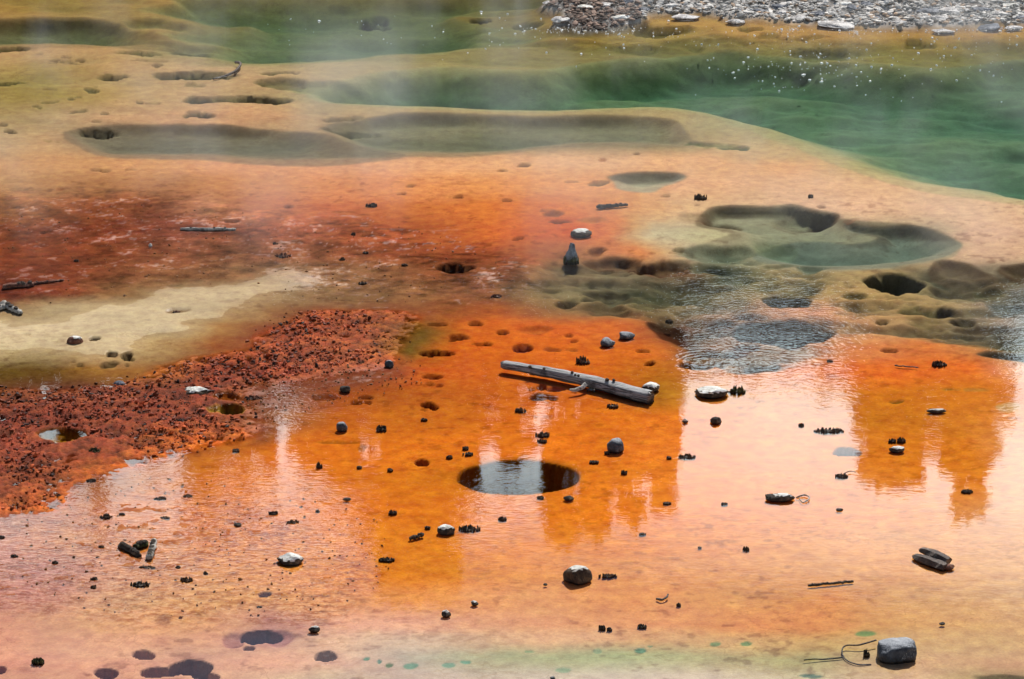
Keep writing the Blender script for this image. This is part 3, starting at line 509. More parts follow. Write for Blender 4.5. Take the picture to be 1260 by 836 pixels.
M['salt'] = rock_mat('white_sinter', (.80, .77, .70), (.55, .50, .42), (.85, .84, .80), .5, 40, base_dark_z=.004)
M['umber'] = rock_mat('brown_crust', (.085, .045, .022), (.028, .015, .010), (.16, .10, .05), .3, 50)
M['rust'] = rock_mat('rust_crust', (.22, .07, .035), (.07, .025, .016), (.35, .16, .10), .3, 50)
M['drift'] = rock_mat('weathered_wood', (.36, .33, .29), (.13, .115, .10), (.55, .52, .47), .35, 14, base_dark_z=.012)
M['bark'] = rock_mat('wet_bark', (.09, .05, .035), (.03, .018, .014), (.20, .13, .09), .25, 40, rough=.5)
M['rusty'] = rock_mat('rust_dusted_crust', (.13, .06, .03), (.035, .018, .012), (.26, .17, .10), .35, 60)
M['moss'] = rock_mat('algal_fuzz', (.06, .065, .015), (.025, .028, .01), (.20, .19, .06), .3, 60)
M['slab'] = rock_mat('sinter_slab', (.55, .51, .48), (.20, .18, .18), (.80, .76, .72), .5, 22, base_dark_z=.004)
M['slate'] = rock_mat('blue_grey_slab', (.13, .145, .19), (.04, .045, .06), (.40, .40, .43), .3, 22, base_dark_z=.004)

def grain(name, direction_scale, cols):
    m = mat_new(name); g = G(m)
    o = g.n('ShaderNodeOutputMaterial'); p = g.n('ShaderNodeBsdfPrincipled'); g.l(p.outputs[0], o.inputs[0])
    tcn = g.n('ShaderNodeTexCoord'); mp_ = g.n('ShaderNodeMapping'); mp_.inputs['Scale'].default_value = direction_scale; g.l(tcn.outputs['Object'], mp_.inputs[0])
    n1 = g.noise(mp_.outputs[0], 1.0, 6, .7); n2 = g.noise(tcn.outputs['Object'], 9, 4, .6)
    c = g.mix(g.mapr(n1, .42, .56, 0, 1), cols[0], cols[1]); c = g.mix(g.mapr(n2, .52, .66, 0, .8), c, cols[2])
    gn = g.n('ShaderNodeNewGeometry'); sn = g.n('ShaderNodeSeparateXYZ'); g.l(gn.outputs['Normal'], sn.inputs[0])
    c = g.mix(g.mapr(g.math('ADD', sn.outputs[2], g.math('MULTIPLY', g.math('SUBTRACT', n1, .5), 1.6)), .35, .95, 0, .5), c, (.58, .56, .54))   # lit top painted in: upward faces paler
    sp = g.n('ShaderNodeSeparateXYZ'); g.l(gn.outputs['Position'], sp.inputs[0])
    c = g.mix(g.mapr(g.math('ADD', sp.outputs[2], g.math('MULTIPLY', g.math('SUBTRACT', n2, .5), .04)), .005, .04, .85, 0), c, (.02, .015, .012))   # soaked waterline, carried higher as painted shade on the underside
    g.l(c, p.inputs['Base Color']); p.inputs['Roughness'].default_value = .8
    b = g.n('ShaderNodeBump'); b.inputs['Distance'].default_value = .02; g.l(n1, b.inputs['Height']); g.l(b.outputs[0], p.inputs['Normal'])
    return m
M['log'] = grain('log_wood_lit_top', (3, 90, 90), ((.06, .055, .055), (.34, .33, .33), (.035, .03, .028)))

# ------------------------------------------------------------------ mesh builders
def tagd(o, label, cat, group=None):
    o['label'] = label; o['category'] = cat
    if group: o['group'] = group
    return o
def empty(name, loc, rz=0):
    o = bpy.data.objects.new(name, None); COL.objects.link(o); o.location = loc; o.rotation_euler = (0, 0, rz); o.empty_display_size = .1; return o
def bm_obj(name, bm, mat, parent=None, smooth_=False):
    me = bpy.data.meshes.new(name); bm.normal_update(); bm.to_mesh(me); bm.free()
    if smooth_:
        for p in me.polygons: p.use_smooth = True
    me.materials.append(mat); o = bpy.data.objects.new(name, me); COL.objects.link(o)
    if parent: o.parent = parent
    return o
def stone_bm(bm, size, seed, c=(0, 0, 0), sub=3, cuts=7, rug=.10, rz=0.0, fine=.03):
    """a broken stone: sphere planed by random cuts, then roughened"""
    rnd = random.Random(seed)
    r = bmesh.ops.create_icosphere(bm, subdivisions=sub, radius=1.0); vs = r['verts']
    planes = []
    for k in range(cuts):
        n = Vector((rnd.uniform(-1, 1), rnd.uniform(-1, 1), rnd.uniform(-.4, 1))).normalized(); planes.append((n, rnd.uniform(.62, .88)))
    R = Matrix.Rotation(rz, 3, 'Z'); off = Vector((rnd.uniform(-9, 9),)*3); cv = Vector(c)
    for v in vs:
        p = v.co.copy()
        for n, d in planes:
            e = p.dot(n)-d
            if e > 0: p -= n*e*.92
        p += p.normalized()*(mnoise.noise(p*1.6+off)*rug+mnoise.noise(p*5+off)*fine*1.6+mnoise.noise(p*12+off)*fine)
        p = Vector((p.x*size[0]*.5*1.12, p.y*size[1]*.5*1.12, p.z*size[2]*.5*1.12))
        v.co = R @ p+cv
    return vs
def spikes_bm(bm, wx_, dy_, hz, seed, n, lump=.35):
    """crust of stubby peaks and lumps"""
    rnd = random.Random(seed)
    for k in range(n):
        t = rnd.uniform(0, 2*math.pi); q = math.sqrt(rnd.random())
        x = math.cos(t)*q*wx_*.56; y = math.sin(t)*q*dy_*.48; hh = hz*(1-.35*q)*rnd.uniform(.2, 1.25)
        s = max(.005, min(wx_, hz*1.4)*rnd.uniform(.045, .12)); m_ = 6
        lx, ly = rnd.uniform(-.6, .6), rnd.uniform(-.4, .4); rings = []
        for (zz_, rr_) in ((-.02, 1.0), (hh*.45, rnd.uniform(.8, 1.25)), (hh*.8, rnd.uniform(.45, .95)), (hh, rnd.uniform(.05, .4))):
            f = max(zz_, 0)/max(hh, .001)
            rings.append([bm.verts.new((x+lx*s*f+math.cos(a_)*s*rr_*rnd.uniform(.75, 1.3), y+ly*s*f+math.sin(a_)*s*rr_*rnd.uniform(.75, 1.3), zz_+rnd.uniform(-.1, .1)*hh*.4)) for a_ in [6.283*i_/m_ for i_ in range(m_)]])
        for a_, b_ in zip(rings[:-1], rings[1:]):
            for i_ in range(m_): bm.faces.new((a_[i_], a_[(i_+1) % m_], b_[(i_+1) % m_], b_[i_]))
        bm.faces.new(rings[-1])
def tube_bm(bm, pts, radii, seg=8, rough_=.12, seed=0, cap=True, flat=1.0):
    rnd = random.Random(seed); rings = []; pts = [Vector(p) for p in pts]
    for i, p in enumerate(pts):
        d = (pts[min(i+1, len(pts)-1)]-pts[max(i-1, 0)]).normalized()
        u = d.cross(Vector((0, 0, 1))); u = u.normalized() if u.length > .01 else Vector((1, 0, 0)); v2 = u.cross(d).normalized()
        ring = []
        for k in range(seg):
            a = 2*math.pi*k/seg; gr = 1+rough_*(mnoise.noise(Vector((k*1.7+seed, i*.35, seed*.3)))*2)+rnd.uniform(-.3, .3)*rough_
            ring.append(bm.verts.new(p+(u*math.cos(a)+v2*math.sin(a)*flat)*radii[i]*gr))
        rings.append(ring)
    for a, b in zip(rings[:-1], rings[1:]):
        for k in range(seg): bm.faces.new((a[k], a[(k+1) % seg], b[(k+1) % seg], b[k]))
    if cap:
        bm.faces.new(rings[0][::-1]); bm.faces.new(rings[-1])
def dims(py, w, h, dfrac=.65):
    s = pxm(py); W = w*s; a = math.atan2(H, at(630, py).y)
    D = min(W*dfrac, .55*h*s/math.sin(a)); hz = max((h*s-D*math.sin(a)*.8)/math.cos(a), .45*h*s)
    return W, D, hz
def place(px, py, h): return at(px, py+h*.30, 0)

# kinds ------------------------------------------------------------
def crust_clod(px, py, w, h, label, seed, mat='dark', group='dark crusty clods standing in the shallow water', n=None, cat='crust clod', rz=0, name='crust_clod'):
    q_ = .82 if w < 13 else .95; W, D, hz = dims(py, w*q_, h*(q_-.02)); hz *= .85; bm = bmesh.new(); n = n or int(14+w*1.8)
    stone_bm(bm, (W*.62, D*.7, hz*.4), seed, (0, 0, hz*.06), 2, 4, .35, 0, .16)
    spikes_bm(bm, W, D, hz, seed, n)
    o = bm_obj(name, bm, M[mat]); o.location = place(px, py, h); o.rotation_euler.z = rz
    return tagd(o, label, cat, group)
def pebble(px, py, w, h, label, seed, mat='basalt', cat='pebble', group='small stones in the shallow water', name='pebble', cuts=5):
    W, D, hz = dims(py, w, h, .8); bm = bmesh.new()
    stone_bm(bm, (W, D, hz*1.5), seed, (0, 0, hz*.30), 3, cuts, .15)
    o = bm_obj(name, bm, M[mat], None, True); o.location = place(px, py, h); return tagd(o, label, cat, group)
def cap_from(bm_src_args, zcut, grow, lift):
    bm = bmesh.new(); stone_bm(bm, *bm_src_args)
    ds = [f for f in bm.faces if f.calc_center_median().z < zcut+.12*bm_src_args[0][2]*mnoise.noise(f.calc_center_median()*40)]
    bmesh.ops.delete(bm, geom=ds, context='FACES')
    ce = Vector((0, 0, zcut))
    for v in bm.verts: v.co = ce+(v.co-ce)*grow+Vector((0, 0, lift+.004*mnoise.noise(v.co*90)))
    bmesh.ops.solidify(bm, geom=bm.faces[:], thickness=.004)
    return bm
def capped_stone(px, py, w, h, label, seed, base='dark', cap='salt', zf=.45, fringe=0, group='white topped stones in the shallow water', cat='stone', dfrac=.7, rz=0, cuts=7):
    W, D, hz = dims(py, w, h, dfrac); r = empty('capped_stone', place(px, py, h), rz)
    args = ((W, D, hz*1.45), seed, (0, 0, hz*.32), 3, cuts, .12)
    bm = bmesh.new(); stone_bm(bm, *args)
    bm_obj('stone_body', bm, M[base], r, True)
    bm_obj('sinter_cap', cap_from(args, hz*(.60 if zf < .45 else zf+.30), 1.02, .002), M[cap], r, False)
    if fringe:
        bm = bmesh.new(); rnd = random.Random(seed)
        for k in range(fringe*2):
            a = 2*math.pi*(k+rnd.random())/(fringe*2); q = bmesh.ops.create_icosphere(bm, subdivisions=1, radius=1.0)
            s = W*.028*rnd.uniform(.5, 1.6)
            for v in q['verts']: v.co = Vector((math.cos(a)*W*.43+v.co.x*s, math.sin(a)*D*.43+v.co.y*s, hz*zf*.9+v.co.z*s*1.6))
        bm_obj('crust_fringe', bm, M['dark'], r, False)['kind'] = 'stuff'
    return tagd(r, label, cat, group)
def stick(p0, p1, r0, r1, label, mat='bark', seed=0, bumps=0, group=None, cat='stick', name='stick', bend=.02, seg=8, zlift=.4, knots=0):
    A = at(*p0); B = at(*p1); s = (B-A).length; r = empty(name, (A+B)/2, math.atan2((B-A).y, (B-A).x))
    n = 22; rnd = random.Random(seed)
    pts = [Vector((-s/2+s*i/(n-1), bend*s*math.sin(3.1*i/(n-1)+seed)+.004*rnd.uniform(-1, 1), (r0+(r1-r0)*i/(n-1))*zlift+.003*rnd.uniform(-1, 1))) for i in range(n)]
    rad = [(r0+(r1-r0)*i/(n-1))*rnd.uniform(.92, 1.08) for i in range(n)]
    rad[0] *= .75; rad[-1] *= .75
    bm = bmesh.new(); tube_bm(bm, pts, rad, seg, .18, seed); bm_obj('shaft', bm, M[mat], r, True)
    for k in range(bumps):
        bm = bmesh.new(); i = rnd.randrange(2, n-2); stone_bm(bm, (r0*1.6, r0*1.4, r0*1.3), seed+k, pts[i]+Vector((0, 0, rad[i]*.8)), 1, 3, .3)
        bm_obj('crust_knob', bm, M['dark'], r)
    return tagd(r, label, cat, group), pts

# ------------------------------------------------------------------ the driftwood log
def big_log():
    A = at(618, 453, .02); B = at(803, 491, .02); s = (B-A).length
    r = empty('driftwood_log', (A+B)/2, math.atan2((B-A).y, (B-A).x))
    n = 60; seg = 20; bm = bmesh.new(); rings = []
    for i in range(n):
        t = i/(n-1); R = .034+.023*t+.006*mnoise.noise(Vector((t*9, 3, 1))); x = -s/2+s*t
        if i == 0: R *= .8
        ring = []
        for k in range(seg):
            a = 2*math.pi*k/seg
            gr = 1+.10*mnoise.noise(Vector((t*3, math.cos(a)*2.2, math.sin(a)*2.2)))+.20*mnoise.noise(Vector((t*2.5+9, math.cos(a)*7, math.sin(a)*7)))+.14*mnoise.noise(Vector((t*14, math.cos(a)*1.5, 3)))
            xx = x+(.03*mnoise.noise(Vector((k*2.1, 5, 7))) if i in (0, n-1) else 0)
            ring.append(bm.verts.new((xx, math.cos(a)*R*gr+.03*math.sin(t*4), math.sin(a)*R*gr+.022+.01*math.sin(t*3+1))))
        rings.append(ring)
    for a, b in zip(rings[:-1], rings[1:]):
        for k in range(seg): bm.faces.new((a[k], b[k], b[(k+1) % seg], a[(k+1) % seg]))
    bm.faces.new(rings[0]); f = bm.faces.new(rings[-1][::-1])
    bmesh.ops.inset_individual(bm, faces=[f], thickness=.012, depth=-.012)
    bm_obj('trunk_wood', bm, M['log'], r, True)
    bm = bmesh.new(); tube_bm(bm, [(.12, -.06, .03), (.115, -.11, .02), (.08, -.17, .012), (.05, -.20, .02)], [.018, .016, .013, .008], 8, .4, 4)
    bm_obj('branch_stub', bm, M['drift'], r)
    for k, (x, q) in enumerate([(-.42, .014), (-.30, .012), (-.05, .014), (.03, .012), (.28, .016), (.33, .013), (.0, .01)]):
        bm = bmesh.new(); stone_bm(bm, (q*2.2, q*2, q*2), 300+k, (x, .02*((k % 3)-1), .062+.03*(x/s+.5)), 1, 3, .3)
        bm_obj('crust_knob', bm, M['dark'], r)
    tagd(r, 'long weathered grey driftwood log lying across the orange shallows', 'log')
big_log()
crust_clod(727, 477, 16, 8, 'small pale crusty chip lying just in front of the driftwood log', 7, 'drift', None, cat='wood chip', name='wood_chip', n=6)

# ------------------------------------------------------------------ stones with white tops
capped_stone(800, 475, 20, 13, 'white flat-topped stone just behind the right end of the driftwood log', 11, zf=.35, fringe=4, dfrac=1)
capped_stone(874, 480, 38, 17, 'broad flat white stone with dark fringe beside a dark tuft, right of the log', 12, zf=.38, fringe=16, dfrac=.9)
capped_stone(710, 706, 34, 24, 'large dark stone with frosted white top standing alone in the lower middle', 13, base='umber', zf=.62, dfrac=.8, cuts=9)
capped_stone(356, 687, 30, 16, 'flat white-topped dark stone in the pink shallows at lower left of centre', 14, zf=.42, fringe=14, dfrac=.9)
capped_stone(550, 651, 22, 13, 'small white-topped stone touching a spiky dark clod below the round vent', 15, zf=.5, fringe=9, dfrac=.9)
capped_stone(714, 286, 25, 11, 'low white-topped stone on the bright orange mat above the upright grey stone', 16, zf=.5, fringe=8)
capped_stone(242, 480, 32, 13, 'bright white slab lying on the rust-red crust', 17, base='umber', zf=.15, dfrac=.9)
capped_stone(92, 419, 19, 12, 'white-capped rust stone on the cream sand bar', 18, base='rust', zf=.55)
capped_stone(1103, 552, 18, 9, 'little white-topped clod under the pair of dark tufts in the tree reflection', 19, zf=.45, fringe=10, dfrac=.9)
capped_stone(958, 611, 36, 11, 'long dark crusty stone with thin white top beside a bent twig', 20, zf=.55, fringe=20, dfrac=.7)
capped_stone(387, 774, 13, 8, 'small dark stone with pale tip above the ringed blue vent', 21, zf=.6)
capped_stone(549, 755, 11, 8, 'rounded dark pebble with white top at the lower centre, the nearer of two', 22, zf=.45)
capped_stone(584, 742, 9, 6, 'tiny white-topped pebble, the farther of two at the lower centre', 23, zf=.5)
capped_stone(1152, 505, 22, 6, 'low row of dark crust with white flecks in the right tree reflection', 24, zf=.6, fringe=14)
capped_stone(843, 518, 7, 5, 'tiny white-topped stone left of the round dark pebble', 25, zf=.3)

# the upright stone and the big ones
def upright():
    r = empty('upright_stone', at(703, 322), 0); s = pxm(320)
    bm = bmesh.new(); stone_bm(bm, (14*s, 12*s, 26*s), 31, (0, .02, 9*s), 4, 11, .22, 0, .05)
    for v in bm.verts:
        t = max(0, v.co.z)/(20*s); v.co.x *= 1.15-.40*t; v.co.y *= 1-.25*t; v.co.x += .1*s*t
    bm_obj('stone_body', bm, M['pale'], r, False)
    bm = bmesh.new(); spikes_bm(bm, 18*s, 16*s, 9*s, 33, 34); bm_obj('crust_collar', bm, M['moss'], r)
    tagd(r, 'upright pointed grey stone ringed with dark crust at its foot', 'stone')
upright()
def boulder():
    s = pxm(800); r = empty('boulder', at(1104, 808), .12); bm = bmesh.new()
    stone_bm(bm, (47*s, 40*s, 44*s), 46, (0, 0, 7*s), 4, 12, .10, 0, .035)
    # squarish: press towards a box
    for v in bm.verts:
        for ax, lim in ((0, 23.5*s), (1, 17*s)):
            if abs(v.co[ax]) > lim*.86: v.co[ax] = math.copysign(lim*.86+(abs(v.co[ax])-lim*.86)*.35, v.co[ax])
        v.co.x *= 1.08; zt = 16.5*s+.012*mnoise.noise(v.co*12)
        if v.co.z > zt: v.co.z = zt+(v.co.z-zt)*.3
    bm_obj('stone_body', bm, M['basalt'], r, True)
    tagd(r, 'large blocky blue-grey stone with frosted top at the lower right', 'stone')
boulder()
pebble(757, 548, 20, 19, 'dark cube-like stone standing in the orange water below the log', 51, cuts=9)
crust_clod(747, 556, 6, 5, 'tiny dark lump touching the left foot of the cube-like stone', 52)
pebble(421, 525, 13, 11, 'round dark stone left of a spiky clod in the olive-tinged shallows', 53, 'basalt', cuts=3)
pebble(881, 517, 13, 9, 'round dark pebble on the pale reflection below the broad white stone', 54, 'dark', cuts=3)
pebble(425, 478, 12, 9, 'dark wedge-shaped stone at the lower edge of the rust crust', 55, 'dark')
pebble(147, 471, 13, 6, 'small flat slate-dark stone at the top edge of the rust crust', 56, 'slate')
pebble(747, 421, 17, 11, 'knobby grey stone, the left of two grey stones beyond the log', 57, 'basalt', cuts=8)
pebble(770, 412, 20, 10, 'ragged grey stone, the right of two grey stones beyond the log', 58, 'basalt', cuts=8)
pebble(700, 612, 12, 7, 'flat dark stone just below the right rim of the round vent', 59, 'dark')
pebble(427, 614, 10, 4, 'thin dark stone in the orange shallows left of the round vent', 60, 'dark')
pebble(479, 448, 10, 10, 'dark stone in a wet hollow at the right end of the rust crust', 61, 'basalt')
pebble(292, 645, 9, 5, 'small dark oblong stone on the orange ripple marks at left', 62, 'dark')
pebble(1159, 767, 7, 4, 'lone dark pebble on tan sand above and right of the boulder', 63, 'dark')
pebble(671, 719, 5, 3, 'tiny dark pebble left of the large white-topped stone', 64, 'dark')
pebble(1033, 627, 8, 4, 'small dark stone below the bent twig', 65, 'dark')
pebble(680, 834, 7, 4, 'tiny grey pebble cut by the lower edge near the middle', 66, 'basalt')
pebble(185, 302, 4, 4, 'pale speck-sized pebble on the red mat below the thin pale stick', 67, 'salt')

# dark crust clods, one by one
CL = [
 (907,478,20,13,'spiky dark tuft right beside the broad white stone','moss'),
 (717,442,17,12,'dark bristly clod with pale tips behind the middle of the log','umber'),
 (862,241,15,9,'dark clod alone on the peach flat above the spring hollows','dark'),
 (997,240,7,6,'small dark lump on the peach flat, just above the brown-rimmed hollow','dark'),
 (457,251,13,6,'dark clod with pale tip on the orange mat, upper left of the upright stone','dark'),
 (1156,446,17,10,'rounded dark bristly clod at the top of the right tree reflection','dark'),
 (1020,528,34,9,'long low dark crust in the pale reflection left of the tree shapes','dark'),
 (986,522,7,6,'tiny dark clod left of the long low crust','dark'),
 (1098,541,10,7,'left dark tuft of the pair inside the tree reflection','dark'),
 (1109,540,11,9,'right dark tuft of the pair inside the tree reflection','dark'),
 (1035,584,15,8,'dark clod with a trailing whisker below the small blue vent at right','dark'),
 (1190,603,13,6,'low dark clod at the tip of the right tree reflection','dark'),
 (918,674,9,8,'small dark clod on open tan sand, well right of the large white-topped stone','umber'),
 (891,619,9,5,'little dark clod left of the long crusty stone','dark'),
 (845,560,20,8,'ragged elongated dark clod right of the cube-like stone','umber'),
 (823,562,6,4,'tiny crumb left of the ragged elongated clod','umber'),
 (731,567,12,5,'small low clod above the right end of the round vent','umber'),
 (768,580,8,7,'small dark peaked lump below the cube-like stone','dark'),
 (667,533,17,9,'dark spiky clod, the farther of two touching above the round vent','dark'),
 (667,541,12,7,'dark spiky clod, the nearer of two touching above the round vent','dark'),
 (641,503,13,8,'small ragged clod below the cluster of red hollows','umber'),
 (754,498,13,6,'small low clod below the middle of the log','umber'),
 (469,526,13,10,'dark pointed crust lump right of the round dark stone','dark'),
 (393,571,8,10,'small dark cone sticking up left of the tiny tufts','dark'),
 (442,574,6,4,'tiny dark tuft right of the small cone','umber'),
 (480,577,7,5,'tiny brown tuft above the left watery streak of orange','umber'),
 (522,515,8,5,'small dark tuft right of the pointed crust lump','umber'),
 (573,550,8,6,'small dark peak, the farther of two left above the round vent','dark'),
 (576,557,13,5,'low brown clod, the nearer of two left above the round vent','umber'),
 (553,561,8,5,'tiny clod left of the two near the round vent','umber'),
 (665,611,9,5,'little flat clod below the middle rim of the round vent','dark'),
 (577,648,26,11,'wide spiky dark clod right of the small white-topped stone','dark'),
 (618,637,11,7,'small dark tuft between the vent and the wide spiky clod','dark'),
 (483,629,12,8,'dark tuft alone on orange water left below the vent','dark'),
 (476,687,18,7,'low spiky dark clod left of the short crusty stick','dark'),
 (526,648,6,4,'tiny dark crumb left of the small white-topped stone','dark'),
 (336,630,12,9,'dark tuft above the low brown clod at left centre','dark'),
 (360,641,14,6,'low brown clod below right of a dark tuft at left centre','umber'),
 (391,628,5,4,'tiny dark crumb right of the low brown clod','dark'),
 (130,634,15,8,'dark tuft at left under the rust crust','dark'),
 (150,632,8,5,'small crumb right of the dark tuft under the rust crust','umber'),
 (203,636,12,4,'low grey-brown crumb above the crossing crusted sticks','umber'),
 (172,717,21,10,'wide dark clod below the crossing crusted sticks','dark'),
 (230,712,14,9,'spiky brown clod right of the wide dark clod','umber'),
 (116,711,9,6,'small brown clod, the farther of two left of the wide dark clod','umber'),
 (115,721,8,7,'small brown clod, the nearer of two left of the wide dark clod','umber'),
 (68,691,8,6,'small dark tuft right of a darker one near the left edge','umber'),
 (18,683,9,6,'dark tuft nearest the left edge above the mauve patch','dark'),
 (47,812,15,11,'mossy olive-brown bush of crust near the lower left corner','moss'),
 (253,704,5,5,'tiny dark peak right of the spiky brown clod','dark'),
 (219,697,6,5,'tiny dark peak above the spiky brown clod','dark'),
 (182,697,20,5,'low strip of dark crumbs just below the crusted sticks','umber'),
 (2,660,7,6,'dark clod cut by the left edge below the rust crust','dark'),
 (748,707,20,7,'flat brown clod right beside the large white-topped stone','umber'),
 (835,743,5,5,'tiny dark peak right of the curled leaf','dark'),
 (741,771,8,9,'pointed dark cone, left end of a low crumb line','dark'),
 (750,773,6,6,'small dark cone right beside the pointed one','dark'),
 (790,769,12,8,'pair-topped dark clod right of the two small cones','dark'),
 (790,656,9,4,'small crumb on tan sand below the middle tree tips','umber'),
 (821,618,10,4,'small grey crumb at the tip of a tree reflection','umber'),
 (861,673,4,3,'faint pale crumb on open tan sand','drift'),
 (125,672,8,5,'dark crumb left of the crusted sticks','umber'),
 (319,746,7,3,'brown crumb left of a tiny blue vent','umber'),
 (94,320,6,4,'dark fleck of mat on the red shallows at left','umber'),
 (339,299,6,5,'dark peak on the red mat right of the thin pale stick','umber'),
 (348,313,18,8,'pink-grey crumbled clod on the red mat','rust'),
 (421,318,8,6,'small dark-sided clod among white glints on the red mat','umber'),
 (450,310,7,4,'small dark crumb on the red mat upper left of the crust','dark'),
 (435,287,6,5,'small crumb with pale tip on the upper red mat','umber'),
 (498,325,8,4,'dark crumb left of the black hollow','umber'),
 (446,347,12,6,'dark clod with pale neighbour at the edge of cream streaks','dark'),
 (611,363,14,6,'pinkish crumb in the wet streaks left of the spring','rust'),
 (312,488,22,7,'dark-sided pink clod on the wet edge right of the white slab','rust'),
 (271,448,14,6,'dark red clod on the top edge of the rust crust','rust'),
 (338,450,24,9,'black-sided ledge of crust, left of three','rust'),
 (366,446,20,8,'black-sided ledge of crust, middle of three','rust'),
 (386,449,18,8,'black-sided ledge of crust, right of three','rust'),
 (226,496,22,9,'dark tuft on the rust crust below the white slab','umber'),
 (215,517,24,10,'broad black tuft in the middle of the rust crust','umber'),
 (244,524,15,10,'olive-black tuft right of the broad black one','moss'),
 (117,553,16,9,'olive-black tuft at the centre of the lower rust crust','moss'),
 (110,513,12,9,'black lump on the rust crust above the ochre pool','dark'),
 (176,506,14,7,'violet-grey lump on the rust crust','basalt'),
 (196,528,13,5,'dark flat lump on the rust crust lower middle','umber'),
 (86,577,12,5,'dark lump on the lower rust crust','dark'),
 (72,609,9,7,'black lump at the lower left edge of the rust crust','dark'),
 (112,590,12,6,'dark lump on the shore of the rust crust above the pale reflection','dark'),
 (290,553,10,5,'brown crumb in orange water right of the rust crust','umber'),
 (197,612,14,5,'brown crumb at the edge of the pale reflection','umber'),
 (231,609,12,6,'brown tuft right of the pale reflection','umber'),
 (217,383,10,5,'small rusty crumb on the cream sand bar','rust'),
 (823,395,0,0,'',''),
 (823,394,10,5,'dark purple crumb on the rim between orange and grey water','dark'),
 (1021,443,9,3,'low grey crumb in the ringed water right of the ripples','umber'),
]
for i, (x, y, w_, h_, lb, mt) in enumerate(CL):
    if w_: crust_clod(x, y, w_, h_, lb, 500+i*7, 'rusty' if mt == 'umber' and i % 2 else mt)

# ------------------------------------------------------------------ sticks, bark and twigs
stick((222,283), (290,283), .018, .016, 'thin pale stick lying on the red mat at upper left', 'drift', 3, 4)
stick((734,256), (773,253), .020, .014, 'short dark crusted stick at the upper edge of the orange mat', 'dark', 5, 9)
stick((3,355), (42,352), .030, .024, 'reddish half-sunk stick on the red mat, at the left edge', 'rust', 6, 5)
stick((40,350), (78,345), .014, .010, 'flat reddish sliver behind the half-sunk stick', 'rust', 8, 2)
stick((-12,384), (8,378), .035, .028, 'pale-ended broken stick, the left of two at the left edge', 'drift', 9, 3)
stick((3,375), (26,387), .032, .026, 'pale-topped broken stick, the right of two at the left edge', 'drift', 10, 5)
stick((148,672), (172,686), .024, .020, 'dark crusted stick, leftmost of the three crossing pieces at lower left', 'dark', 12, 14)
stick((166,675), (182,671), .026, .024, 'short mossy crusted stick in the middle of the crossing pieces', 'moss', 13, 8)
stick((185,689), (189,666), .026, .022, 'white and brown crusted stick, rightmost of the three crossing pieces', 'drift', 14, 8)
stick((504,664), (521,659), .014, .015, 'short crusty stick below the small white-topped stone', 'umber', 15, 6)
stick((994,721), (1050,716), .009, .009, 'thin black twig with beaded crust on tan sand', 'dark', 16, 12, bend=.01, cat='twig', name='twig')
stick((1101,450), (1130,453), .006, .005, 'thin sunken twig left of the bristly clod in the tree reflection', 'bark', 17, 1, cat='twig', name='twig')
stick((652,461), (675,465), .004, .004, 'sliver of dark wood in the shade of the log', 'bark', 18, 0, cat='twig', name='twig')
def bark():
    r = empty('split_bark', at(1145, 693), 0)
    A = at(1123, 686)-r.location; B = at(1163, 701)-r.location
    for k, (o_, wd, ht) in enumerate([((0, 0, .012), .045, .05), ((.03, .085, .03), .042, .06)]):
        bm = bmesh.new(); n = 14; rings = []
        a0, b0_ = A+Vector(o_), B+Vector(o_)
        if k: a0 = a0+(b0_-a0)*.12; b0_ = b0_+(b0_-a0)*.03
        tube_bm(bm, [a0.lerp(b0_, i/(n-1))+Vector((0, 0, (.006*math.sin(i*.3) if k else 0))) for i in range(n)], [wd*(.55+.45*min(1, 3.5*i/(n-1)))*(.35 if i == 0 else .85 if i == n-1 else 1) for i in range(n)], 6, .12, 70+k, flat=.75)
        bm_obj('wood_strip', bm, M['bark'], r, False)
    bm = bmesh.new(); q = B+Vector((.02, .02, .01)); stone_bm(bm, (.10, .06, .035), 77, q, 2, 4, .3); bm_obj('splintered_end', bm, M['rust'], r)
    tagd(r, 'split piece of dark bark in two ridges on the sand at right', 'bark')
bark()
def path_twig(name, pts, rad, label, mat='bark', z0=.0, extra=None):
    P = [at(x, y)+Vector((0, 0, z)) for x, y, z in pts]; c = P[0].copy(); c.z = 0
    r = empty(name, c)
    # smooth the path
    Q = []
    for i in range(len(P)-1):
        a, b, c_, d = P[max(i-1, 0)], P[i], P[i+1], P[min(i+2, len(P)-1)]
        for k in range(6):
            t = k/6; Q.append(.5*((2*b)+(c_-a)*t+(2*a-5*b+4*c_-d)*t*t+(3*b-a-3*c_+d)*t**3)-c)
    Q.append(P[-1]-c)
    bm = bmesh.new(); tube_bm(bm, Q, [rad*(1-.35*i/len(Q)) for i in range(len(Q))], 6, .2, 3); bm_obj('stem', bm, M[mat], r, True)
    tagd(r, label, 'twig'); return r, c
path_twig('hooked_twig', [(1078,793,.03),(1058,797,.02),(1040,797,.012),(1036,803,.0),(1042,812,-.004),(1056,817,-.006),(1072,816,-.01)], .006, 'curved brown twig looping left of the boulder', 'bark')
path_twig('hooked_twig', [(1037,809,-.002),(1015,811,-.002),(1000,812,.004),(989,813,.004)], .006, 'straight greenish twig reaching left from the looped twig', 'moss')
crust_clod(1066, 802, 9, 13, 'small dark cone standing on the looped twig beside the boulder', 903, 'dark', cat='crust cone', name='crust_cone', n=16)
path_twig('forked_twig', [(980,613,.004),(990,611,.012),(996,615,.012),(988,619,.004),(983,613,.002)], .006, 'bent twig frame right of the long crusty stone', 'drift')
path_twig('curled_leaf', [(808,737,.0),(814,739,.006),(820,737,.01),(822,734,.016)], .009, 'curled brown leaf floating on the tan shallows', 'bark')
path_twig('whisker_twig', [(1038,585,.012),(1046,582,.014),(1053,583,.01)], .004, 'fine whisker twig beside a dark clod under the small blue vent', 'bark')
